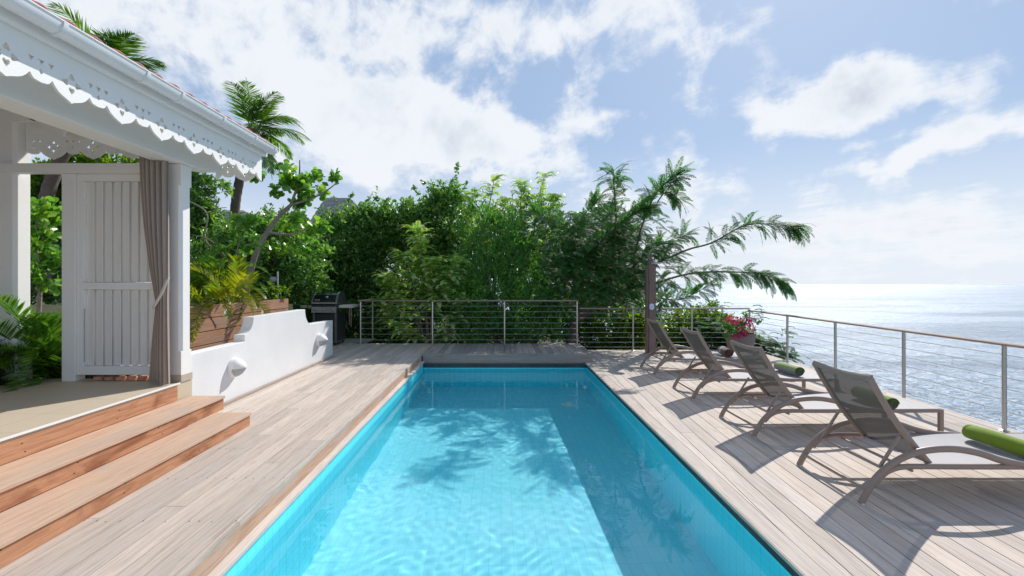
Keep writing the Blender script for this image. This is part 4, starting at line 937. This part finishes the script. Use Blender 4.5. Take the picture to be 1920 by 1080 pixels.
# dense glossy trees behind the grill and the railing, each with tall loose shoots
def ex_a(P):
    shoot(P, [W(668, 400, 12.6), W(690, 375, 12.6), W(706, 352, 12.6)], 26, .09, .05); shoot(P, [W(640, 420, 12.5), W(652, 380, 12.5), W(662, 362, 12.5)], 26, .09, .05)
    shoot(P, [W(655, 400, 12.5), W(625, 370, 12.5)], 16, .09, .05)
bushy('hedge_tree', 'dense glossy dark green tree right behind the gas grill', gb(650, 14.0), [pxblob(640, 480, 14.0, 75, 75, .9), pxblob(600, 520, 13.8, 60, 65, .8), pxblob(690, 450, 14.1, 60, 55, .8), pxblob(640, 590, 14.0, 90, 60, .8), pxblob(672, 418, 13.9, 34, 26, .6), pxblob(560, 470, 13.6, 40, 45, .6)],
      3000, 8, .105, .062, 'lf_hedge', group=GB, extra=ex_a)
def ex_b(P):
    shoot(P, [W(800, 420, 13.8), W(838, 370, 13.7), W(853, 335, 13.7), W(858, 308, 13.7)], 60, .09, .055); shoot(P, [W(800, 400, 13.8), W(790, 372, 13.7), W(775, 352, 13.7)], 26, .10, .055)
    shoot(P, [W(740, 400, 13.8), W(722, 378, 13.7), W(704, 373, 13.7)], 26, .10, .055); shoot(P, [W(820, 400, 13.8), W(812, 360, 13.7), W(790, 340, 13.7)], 26, .10, .055)
bushy('hedge_tree', 'dense glossy tree with one tall loose shoot above the feathery light shrub', gb(790, 14.2), [pxblob(790, 440, 14.2, 75, 60, .8), pxblob(840, 410, 14.1, 50, 52, .7), pxblob(740, 430, 14.2, 55, 42, .8), pxblob(790, 520, 14.2, 95, 70, .9), pxblob(800, 600, 14.1, 110, 60, .8), pxblob(830, 370, 14.0, 25, 28, .4)],
      3600, 8, .105, .062, 'lf_hedge', group=GB, extra=ex_b)
bushy('dark_tree', 'dark small leaved tree filling the gap behind the feathery trees', gb(960, 15.7), [pxblob(900, 460, 15.5, 90, 65, .9), pxblob(1000, 440, 15.7, 90, 65, .9), pxblob(1100, 500, 15.6, 110, 80, .9), pxblob(980, 560, 15.6, 190, 80, .9), pxblob(1150, 590, 15.5, 110, 60, .9), pxblob(1140, 440, 15.7, 60, 50, .7)],
      4200, 7, .12, .075, 'lf_dark', group=GB)
bushy('dark_tree', 'dark leafy tree low in the shade behind the grill side table', gb(540, 15.0), [pxblob(600, 560, 15.0, 120, 80, .9), pxblob(700, 590, 15.1, 120, 70, .9), pxblob(820, 600, 15.1, 120, 70, .9), pxblob(720, 500, 15.2, 140, 70, .9), pxblob(520, 540, 14.5, 60, 70, .8)],
      3000, 7, .13, .08, 'lf_dark', group=GB)

# feathery trees: fronds of drooping leaflets gathered on upright leaders
def neem(name, label, base, leaders, nf, L, n, ll, lw, lf, up=.5, droop=1.1, group=None, bark='bark', spread=1.0, r0=.06, core=None):
    t = tree(name, label, 'tree', base, group); P = Pool(); rach = []; paths = []
    for (pts, wgt) in leaders:
        q = [Vector(v) for v in spline(pts, 6)]; paths.append(([tuple(base), tuple((Vector(base) + q[0]) / 2 + Vector((.05, 0, 0))), tuple(q[0])] + [tuple(q[len(q) // 2]), tuple(q[-1])], r0, .008))
        for i in range(int(nf * wgt)):
            k = (rng.random() ** .8) * (len(q) - 1.01); j = int(k); p = q[j].lerp(q[j + 1], k - j)
            a = rng.random() * 2 * pi; d = np.array([cos(a) * spread, sin(a) * spread, up + .5 * (k / len(q)) + rng.normal() * .25])
            s = .75 + .5 * rng.random(); frond(rng, P, tuple(p), d, L * s, n, ll, lw, droop=droop * (.7 + .6 * rng.random()), ang=58, vee=.05, rach=rach, hang=.25)
    if core:
        tp, td = twig_points(rng, core[0], core[1], .3); broad(rng, P, tp, td, 6, .2, ll * 1.1, lw * 1.2)
    P.build('crown', lf, t, STRIP if not core else OVATE)
    mb = trunk_mb(paths)
    mb.build('trunk', bark, t, True); return t
LV = lambda *a: [tuple(W(px, py, Y)) for px, py, Y in a]
neem('feathery_shrub', 'light green feathery shrub leaning over the platform railing', gb(800, 11.35),
     [(LV((795, 560, 11.25), (790, 480, 11.25), (783, 430, 11.25)), 1.0), (LV((780, 600, 11.25), (745, 560, 11.15), (725, 520, 11.05)), 1.0), (LV((810, 590, 11.25), (835, 540, 11.05), (858, 492, 11.05)), 1.0),
      (LV((780, 560, 11.15), (765, 500, 11.05), (760, 480, 11.05)), .8), (LV((800, 580, 11.15), (810, 530, 11.05), (812, 490, 11.05)), 1.0), (LV((780, 640, 11.25), (740, 610, 11.05), (715, 560, 10.95)), .7), (LV((810, 650, 11.25), (850, 610, 11.15), (865, 560, 11.05)), .6)],
     130, .46, 12, .12, .042, 'lf_neem', group=GB, droop=1.3, r0=.03)
neem('feathery_tree', 'tall feathery tree with two drooping leader tips against the sky left of centre', gb(900, 13.1),
     [(LV((905, 470, 13.0), (915, 400, 13.0), (927, 335, 12.9)), 1.2), (LV((890, 480, 13.0), (885, 410, 13.0), (888, 362, 12.9)), 1.1), (LV((930, 480, 13.0), (935, 420, 13.0), (950, 375, 12.9)), .9)],
     85, .42, 11, .12, .036, 'lf_neem', group=GB, droop=1.6, r0=.04, up=.7)
neem('feathery_tree', 'tall feathery tree with the highest drooping tip beside the spreading tree', gb(1000, 13.2),
     [(LV((1000, 470, 13.1), (1005, 400, 13.1), (1022, 325, 13.0)), 1.2), (LV((980, 470, 13.1), (975, 400, 13.1), (980, 345, 13.0)), 1.1), (LV((1020, 450, 13.1), (1030, 400, 13.1), (1042, 370, 13.0)), 1.0)],
     85, .42, 11, .12, .036, 'lf_neem', group=GB, droop=1.6, r0=.04, up=.7)
# upright small-leaved shrubs
bushy('upright_shrub', 'tall upright mid green shrub in the middle of the hedge', gb(940, 11.7), [pxblob(940, 460, 11.8, 46, 60, .45), pxblob(905, 440, 11.8, 36, 60, .4), pxblob(968, 500, 11.7, 40, 60, .4), pxblob(930, 560, 11.6, 60, 60, .45), pxblob(880, 520, 11.8, 40, 55, .4)],
      2300, 9, .055, .032, 'lf_upright', OBOV, .26, cat='shrub', group=GB, up=1.5, spread=.55)
bushy('leafy_shrub', 'dark green broad leaved shrub pressing against the platform railing', gb(950, 11.5), [pxblob(910, 610, 11.5, 60, 40, .35), pxblob(980, 600, 11.5, 60, 42, .35), pxblob(1030, 600, 11.6, 36, 40, .3), pxblob(1000, 560, 11.6, 50, 40, .35), pxblob(885, 570, 11.5, 40, 40, .35)],
      1100, 8, .085, .05, 'lf_upright', OBOV, .2, cat='shrub', group=GB, up=.7)

# flamboyant: flat feathery fronds on long spreading branches
ft = tree('flamboyant_tree', 'spreading flamboyant tree with feathery fronds reaching over the sea', 'tree', gb(1075, 12.0)); P = Pool(); rach = []
def fb(pts, n, L=.48, up=.0, sp_=1.0, droop=.7, start=0.0, jit=.0):
    q = [Vector(v) for v in spline(pts, 8)]
    for i in range(n):
        k = (start + (1 - start) * (i + rng.random()) / n) * (len(q) - 1.02); j = int(k); p = q[j].lerp(q[j + 1], k - j); dr = (q[j + 1] - q[j]).normalized()
        a = rng.uniform(-1.5, 1.5); h_ = dr if abs(dr.z) < .75 else Vector((cos(i * 2.4), .5 * sin(i * 2.4), .25)).normalized(); wv_ = h_.cross(Vector((0, -1, .5)).normalized()).normalized()
        d = h_ * (cos(a) + .25) + wv_ * sin(a) * sp_ + Vector((rng.normal() * .25, rng.uniform(-.8, .35), up + rng.normal() * .25))
        s = .75 + .45 * rng.random(); pj = np.array(p) + rng.normal(size=3) * jit
        frond(rng, P, tuple(pj), tuple(d), L * s, 18, .112, .022, droop=droop * (.6 + .8 * rng.random()), ang=72, vee=.02, taper=.2, rach=rach, base=.10, tilt=(rng.normal() * .3, rng.uniform(-1.2, .3), 0))
BR = [  # (branch, fronds, options)
    (LV((1150, 470, 11.4), (1155, 420, 11.1), (1152, 360, 10.7), (1150, 318, 10.4)), 50, dict(up=.15, start=.15)),
    (LV((1190, 480, 11.4), (1205, 420, 11.0), (1232, 360, 10.6), (1270, 330, 10.3)), 48, dict(up=.05, start=.35)),
    (LV((1232, 380, 10.7), (1250, 360, 10.5), (1275, 375, 10.3)), 16, dict(up=-.1, start=.2)),
    (LV((1235, 492, 11.3), (1290, 468, 11.2), (1335, 455, 11.1), (1400, 422, 11.0), (1465, 422, 10.9), (1492, 426, 10.9)), 62, dict(up=-.25, start=.36, L=.54, droop=1.0)),
    (LV((1230, 530, 11.3), (1300, 512, 11.2), (1380, 510, 11.0), (1430, 515, 10.9), (1470, 528, 10.9)), 62, dict(up=-.25, start=.15, L=.54, droop=1.0)),
    (LV((1190, 500, 11.5), (1220, 465, 11.4), (1290, 440, 11.3)), 26, dict(up=.0, start=.3)),
    (LV((1240, 560, 11.6), (1280, 560, 11.5), (1330, 535, 11.4)), 22, dict(up=.0, start=.1)),
    (LV((1060, 470, 11.6), (1040, 420, 11.5), (1000, 400, 11.4)), 32, dict(up=.1)),
    (LV((1080, 470, 11.6), (1090, 410, 11.5), (1120, 380, 11.4)), 36, dict(up=.1)),
    (LV((1100, 500, 11.6), (1130, 450, 11.5), (1180, 430, 11.4)), 40, dict(up=.05)),
    (LV((1160, 420, 11.2), (1190, 400, 10.8), (1210, 390, 10.6)), 30, dict(up=.1)),
]
for pts, n, kw in BR: fb(pts, int(n * 1.5), **kw)
# layered mass of the crown
for i in range(1500):
    px, py = rng.normal(1120, 76), rng.normal(490, 54)
    if px < 985 or px > 1270 or py < 395 or py > 590: continue
    p = W(px, py, 11.1 + rng.random() * 1.3); a = rng.random() * 2 * pi
    frond(rng, P, tuple(p), (cos(a), -abs(sin(a)) * .7 - .1, rng.normal() * .2 - .05),   .54 * (.8 + .4 * rng.random()), 20, .12, .026, droop=.8 * rng.random() + .3, ang=72, vee=.0, taper=.5, rach=rach, tilt=(0, -.8 * rng.random() - .2, 0))
stalks(P, rach, .014); P.build('crown', 'lf_flam', ft, STRIP)
g0 = Vector(gb(1072, 12.0)); fk = W(1078, 600, 11.9)
paths = [([tuple(g0), tuple(W(1070, 640, 12)), tuple(fk)], .15, .12), ([tuple(fk), tuple(W(1062, 560, 11.9)), tuple(W(1055, 500, 11.8)), tuple(W(1060, 470, 11.6))], .09, .03),
         ([tuple(fk), tuple(W(1100, 560, 11.8)), tuple(W(1140, 520, 11.6)), tuple(W(1150, 470, 11.5))], .10, .035), ([tuple(fk), tuple(W(1130, 575, 11.8)), tuple(W(1180, 540, 11.5)), tuple(W(1190, 495, 11.5))], .09, .035)]
paths.append(([tuple(W(1180, 540, 11.5)), tuple(W(1210, 508, 11.4)), tuple(W(1235, 492, 11.3))], .05, .03)); paths.append(([tuple(W(1180, 540, 11.5)), tuple(W(1205, 535, 11.4)), tuple(W(1232, 530, 11.3))], .05, .03))
for i, (pts, n, kw) in enumerate(BR):
    r = .028 if i in (0, 1, 3, 4) else .018; paths.append((pts, r, .006))
mb = trunk_mb(paths); mb.build('trunk', 'bark', ft, True)
# second trunk, left of the platform corner post
# bright low bushes in the sun past the railing
bushy('sunlit_bush', 'yellow green bush in the sun behind the short railing left of the shower post', gb(1140, 12.6), [pxblob(1150, 620, 12.6, 60, 42, .6), pxblob(1110, 640, 12.6, 40, 30, .5), pxblob(1190, 630, 12.5, 36, 40, .5)], 900, 8, .10, .06, 'lf_bright', cat='bush')
bushy('sunlit_bush', 'bright lime green bush behind the railing right of the shower post', tuple(W(1300, 700, 12.4)), [pxblob(1290, 620, 12.4, 50, 34, .5), pxblob(1335, 628, 12.2, 44, 36, .5), pxblob(1270, 645, 12.4, 40, 30, .5), pxblob(1330, 590, 12.3, 22, 18, .3), pxblob(1360, 650, 12.0, 50, 30, .5)], 1500, 8, .085, .05, 'lf_bright', cat='bush')
# feathery bush running down the slope right of the pot
bt = tree('feathery_bush', 'green feathery bush spreading below the railing to the right of the flower pot', 'bush', tuple(W(1420, 720, 11.3))); P = Pool(); rach = []
for i in range(520):
    u = rng.random(); px = 1335 + 138 * u + rng.normal() * 14; py = 600 + 55 * u + abs(rng.normal()) * 24 + (0 if u < .8 else 10)
    if px > 1492 or (px > 1440 and py < 610): continue
    a = rng.random() * 2 * pi; frond(rng, P, tuple(W(px, py, 11.2 + rng.random() * .8)), (cos(a) + .3, sin(a) - .3, .25 + rng.normal() * .2), .38 * (.8 + .5 * rng.random()), 13, .12, .034, droop=.9, ang=66, vee=.05, rach=rach)
for px, py in ((1345, 578), (1410, 590), (1480, 655), (1470, 625), (1405, 600)):
    for i in range(9):
        a = rng.random() * 2 * pi; frond(rng, P, tuple(W(px + rng.normal() * 7, py + rng.normal() * 6, 11.3)), (cos(a), sin(a), .5), .28, 11, .10, .03, droop=1.2, rach=rach)
P.build('crown', 'lf_flam', bt, STRIP)
mb = trunk_mb([(LV((1420, 720, 11.3), (1400, 680, 11.4), (1380, 640, 11.5)), .04, .02), (LV((1420, 720, 11.3), (1450, 680, 11.3), (1470, 660, 11.3)), .03, .01), (LV((1240, 600, 12.2), (1285, 598, 12.0), (1330, 625, 11.9), (1390, 690, 11.6)), .018, .03)]); mb.build('trunk', 'bark', bt, True)

# round-leaved tree leaning in from the left of the hedge
def rosettes(P, pts, k, L, Wd, m=7, tl=.14):
    for p, d in pts:
        p = np.array(p, float); d = np.array(d, float)
        for i in range(m):
            u = i / m; T = d * (.5 + .5 * u) + nrm(rng.normal(size=3)) * .85; s = .75 + .5 * rng.random()
            P.add((p + d * tl * (u - .3))[None] + rng.normal(size=(1, 3)) * .02, T[None], (nrm(rng.normal(size=3)) * .8 + np.array([0, -.3, .8]))[None], L * s, Wd * s)
def clusia(name, label, base, blobs, n, lf, L, Wd, paths, group=None, cat='tree', nl=0, tips=(), m=7):
    t = tree(name, label, cat, base, group); tp, td = twig_points(rng, blobs, n, .35); P = Pool()
    rosettes(P, list(zip(tp, nrm(td + np.array([0, 0, .5])))) + [(q, (0, 0, 1.0)) for q in tips], 0, L, Wd, m)
    P.build('crown', lf, t, OBOV); trunk_mb(paths + limbs(rng, paths[0][0][-1], tp, nl, .022)).build('trunk', 'bark_pale', t, True); return t
clusia('round_leaf_tree', 'leaning tree with large round leaves and a bare pale trunk above the planter', tuple(W(460, 560, 8.9)),
       [pxblob(545, 330, 8.9, 42, 36, .35), pxblob(600, 352, 8.9, 42, 26, .35), pxblob(575, 385, 8.9, 46, 26, .35), pxblob(510, 330, 8.8, 26, 40, .3), pxblob(560, 295, 8.8, 20, 18, .2), pxblob(590, 410, 8.9, 26, 20, .3), pxblob(632, 338, 8.9, 14, 12, .15)],
       125, 'lf_clusia', .125, .115, [(LV((460, 560, 8.9), (478, 480, 8.9), (515, 415, 8.9), (545, 385, 8.9)), .065, .035), (LV((500, 435, 8.9), (540, 440, 8.9), (575, 430, 8.9)), .03, .012), (LV((545, 385, 8.9), (560, 340, 8.9), (562, 300, 8.9)), .03, .01), (LV((545, 385, 8.9), (600, 365, 8.9), (635, 340, 8.9)), .025, .008)])
clusia('round_leaf_shrub', 'low round leaved shrub with bare twigs between the post and the leaning tree', tuple(W(450, 570, 8.2)),
       [pxblob(520, 440, 9.4, 50, 34, .5), pxblob(445, 430, 8.2, 24, 22, .3), pxblob(575, 450, 9.6, 36, 28, .4), pxblob(590, 480, 9.4, 30, 20, .3), pxblob(440, 460, 8.2, 30, 20, .3)], 120, 'lf_clusia', .10, .085,
       [(LV((450, 570, 8.2), (440, 500, 8.2), (450, 450, 8.2)), .03, .012), (LV((450, 520, 8.2), (400, 455, 8.2), (360, 440, 8.2)), .016, .006), (LV((420, 480, 8.2), (385, 450, 8.2), (388, 400, 8.2), (350, 375, 8.2)), .016, .010), (LV((388, 400, 8.2), (405, 390, 8.2), (404, 360, 8.2)), .012, .005), (LV((402, 391, 8.2), (425, 389, 8.2)), .010, .005)], cat='shrub', nl=0)
bushy('leafy_shrub', 'loose sunlit shrub with small leaves in front of the far shingle roof', tuple(W(430, 580, 10.2)), [pxblob(400, 488, 10.2, 60, 45, .8), pxblob(470, 460, 10.4, 60, 50, .8), pxblob(540, 470, 10.6, 60, 60, .8), pxblob(515, 425, 10.4, 40, 26, .5), pxblob(560, 520, 10.8, 50, 50, .6), pxblob(430, 462, 10.3, 40, 26, .5)],
      1900, 7, .085, .05, 'lf_hedge', cat='shrub', bark='bark_pale', inner=.3)
bushy('leafy_shrub', 'dark shrub in the shade below the leaning round leaved tree', tuple(W(500, 600, 11.0)), [pxblob(500, 530, 11.0, 70, 50, .6), pxblob(430, 540, 10.6, 70, 50, .6), pxblob(560, 560, 11.4, 50, 45, .6)], 1300, 7, .10, .06, 'lf_dark', cat='shrub')
bushy('garden_tree', 'dark green tree seen between the veranda post and the coconut palm', tuple(W(340, 560, 12.0)), [pxblob(335, 380, 12, 48, 48, .8), pxblob(362, 355, 12, 28, 26, .5), pxblob(400, 352, 12, 18, 10, .2), pxblob(330, 430, 12, 60, 40, .7), pxblob(375, 420, 12, 26, 40, .4)], 1500, 8, .10, .06, 'lf_hedge', nlimb=10)
bushy('garden_tree', 'green leafy tree seen above the header beam of the veranda', tuple(W(170, 560, 12.5)), [pxblob(190, 330, 12.5, 60, 38, .8), pxblob(230, 315, 12.5, 40, 26, .6), pxblob(160, 380, 12.5, 90, 60, .8), pxblob(60, 350, 12.0, 50, 30, .7), pxblob(110, 355, 12.0, 40, 36, .7)], 2200, 8, .10, .06, 'lf_bright', nlimb=10)
bushy('garden_tree', 'dark tree at the back of the garden left of the veranda', tuple(W(60, 560, 11.0)), [pxblob(60, 440, 11.5, 90, 70, .7), pxblob(60, 520, 11.0, 100, 60, .7), pxblob(0, 470, 11, 60, 100, .7), pxblob(160, 480, 11, 60, 90, .7)], 1800, 7, .11, .07, 'lf_dark', nlimb=8)
clusia('round_leaf_bush', 'big bush of thick round leaves growing beside the louvred screen', tuple(W(70, 620, 6.6)),
       [pxblob(60, 420, 6.6, 36, 36, .35), pxblob(100, 440, 6.6, 34, 60, .35), pxblob(60, 490, 6.5, 45, 46, .35), pxblob(110, 400, 6.7, 26, 26, .3), pxblob(105, 510, 6.6, 34, 30, .3)], 190, 'lf_clusia', .12, .085,
       [(LV((70, 620, 6.6), (75, 540, 6.6), (70, 470, 6.6)), .035, .015)], cat='bush', m=6)

# palms
def palm_crown(P, c, n, L, nl, ll, lw, elev=(-.5, 1.2), droop=1.4, rach=None, rseed=0, azr=(0, 2 * pi), **kw):
    for i in range(n):
        a = azr[0] + (azr[1] - azr[0]) * ((i * .618 + .13 * rng.random()) % 1); e = elev[0] + (elev[1] - elev[0]) * ((i * .37) % 1)
        frond(rng, P, c, (cos(a) * cos(e), sin(a) * cos(e), sin(e)), L * (.85 + .3 * rng.random()), nl, ll, lw, droop=droop * (.8 + .4 * rng.random()), rach=rach, taper=.2, **kw)
def coconut(label, base, mid, top, r0, r1, n, L):
    t = tree('coconut_palm', label, 'palm tree', base); P = Pool(); rach = []
    palm_crown(P, tuple(top), n, L, 44, .62, .030, elev=(-.6, 1.3), droop=1.5, rach=rach, ang=50, vee=-.05, hang=.32, base=.16); stalks(P, rach, .045); P.build('fronds', 'lf_palm', t, BLADE)
    P = Pool(); rach = []; palm_crown(P, tuple(Vector(top) - Vector((0, 0, .12))), 4, L * .6, 26, .34, .03, elev=(-1.3, -.6), droop=.9, rach=rach, hang=.6); P.build('dry_fronds', 'lf_dry', t, BLADE)
    q = spline([base, mid, top], 22); sc_ = [(r0 + (r1 - r0) * i / (len(q) - 1)) * (1.05 if i % 2 else .97) for i in range(len(q))]
    MB().sweep(q, 2, 2, (1, 0, 0), 12, scale=sc_).build('trunk', 'bark', t, True)
    MB().lathe([(r1 * .9, -.45), (r1 * 1.6, -.2), (r1 * 1.3, .1), (.03, .2)], tuple(top), n=12).build('crown_shaft', 'lf_dry', t, True)
coconut('tall coconut palm rising behind the end of the white gutter', tuple(W(437, 520, 14)), tuple(W(442, 380, 14)), tuple(W(470, 248, 14)), .15, .12, 36, 1.8)
coconut('coconut palm with its crown above the roof and trunk behind the screen', tuple(W(84, 540, 9.5)), tuple(W(90, 360, 9.5)), tuple(W(190, 152, 9.5)), .125, .11, 34, 1.45)
def areca(label, base, n, L, lf, az0, nl=26, ll=.29, lw=.024, elev=(.5, 1.35), droop=1.9, spread=.12, name='areca_palm', cat='palm', xmax=None):
    t = tree(name, label, cat, base); P = Pool(); rach = []
    for i in range(n):
        a = az0[0] + (az0[1] - az0[0]) * rng.random(); e = elev[0] + (elev[1] - elev[0]) * rng.random()
        b = np.array(base) + np.array([rng.normal() * spread, rng.normal() * spread, 0])
        frond(rng, P, tuple(b), (cos(a) * cos(e), sin(a) * cos(e), sin(e)), L * (.75 + .45 * rng.random()), nl, ll, lw, droop=droop * (.7 + .6 * rng.random()), ang=52, vee=.3, hang=.05, rach=rach, base=.28, taper=.3)
    stalks(P, rach, .022)
    if xmax is not None:                          # trimmed back where the screen stands
        A = [np.concatenate(q) for q in P.a]; keep = (A[0] + A[1] / np.linalg.norm(A[1], axis=1, keepdims=True) * A[3][:, None])[:, 0] < xmax
        keep &= A[0][:, 0] < xmax; P.a = [[q[keep]] for q in A]
    P.build('fronds', lf, t, BLADE); return t
def bx(px, py, Y): return tuple(W(px, py, Y))
areca('yellow areca palm with fronds hanging over the wooden retaining wall', bx(400, 590, 6.6), 17, 1.2, 'lf_areca', (-2.9, -.2), nl=32, ll=.26, lw=.020, droop=2.3)
areca('yellow green areca palm at the end of the retaining wall nearest the planter', bx(455, 575, 7.6), 12, 1.15, 'lf_areca', (-3.3, -.5), nl=32, ll=.26, lw=.020, droop=2.3)
areca('green areca palm behind the yellow ones beside the veranda post', bx(375, 570, 7.4), 18, 1.35, 'lf_palm', (-2.0, 1.6), elev=(.7, 1.4))
areca('lush green palm clump at the terrace edge left of the screen', (-5.05, 5.25, .5), 60, 1.40, 'lf_palm_dark', (-2.9, -.85), elev=(.15, 1.35), droop=2.0, nl=44, ll=.28, lw=.018, spread=.16, xmax=-4.63)
areca('low dark palm with fronds drooping onto the terrace tiles', (-5.25, 4.90, .60), 50, 1.0, 'lf_palm_dark', (-2.5, -.95), elev=(-.05, .9), droop=1.7, nl=40, ll=.28, lw=.018, xmax=-4.55, spread=.10)
areca('pale fronded palm at the far left edge beside the big veranda post', (-5.6, 5.15, .9), 16, 1.35, 'lf_palm', (-2.9, -1.3), elev=(.5, 1.3), droop=1.6, nl=38, ll=.34)
bushy('planter_plant', 'small pink flowered plant on top of the wooden planter', bx(520, 562, 8.4), [pxblob(520, 551, 8.4, 20, 8, .18), pxblob(505, 548, 8.4, 10, 8, .12)], 90, 6, .045, .032, 'lf_bright', cat='plant', tl=.08, nlimb=4, r0=.01)

# ================================================================== distant shingle roofs
def cottage(label, px0, px1, pxr0, pxr1, pyr, pye, Y, dz=5):
    t = thing('distant_house', label, 'house', tuple(W((px0 + px1) / 2, 600, Y + dz / 2))); a = W(px0, pye, Y); b = W(px1, pye, Y); r0_ = W(pxr0, pyr, Y + dz / 2); r1_ = W(pxr1, pyr, Y + dz / 2); c = Vector((b.x, Y + dz, b.z)); d = Vector((a.x, Y + dz, a.z))
    mb = MB(); n = 9
    def lerp(p, q, k): return p + (q - p) * k
    for k in range(n):                               # shingle courses, each lapping the one below
        for (p, q, rp, rq) in ((a, b, r0_, r1_), (b, c, r1_, r1_), (c, d, r1_, r0_), (d, a, r0_, r0_)):
            k0, k1 = k / n, (k + 1.0) / n; up = Vector((0, 0, .09)); l0, l1, h0, h1 = lerp(p, rp, k0), lerp(q, rq, k0), lerp(p, rp, k1), lerp(q, rq, k1)
            mb.add([l0, l1, l1 + up, l0 + up, h0, h1], [(0, 1, 2, 3), (3, 2, 5, 4)])
    mb.build('roof', 'shingle', t); MB().box(a.x + .4, b.x - .4, Y + .4, Y + dz - .4, a.z - 3, a.z).build('wall', 'render', t)
cottage('grey shingled roof of a neighbouring house right of the palm trunk', 372, 500, 418, 456, 394, 445, 30)
cottage('taller grey shingled roof showing above the hedge and round leaved tree', 565, 720, 610, 655, 371, 440, 34)
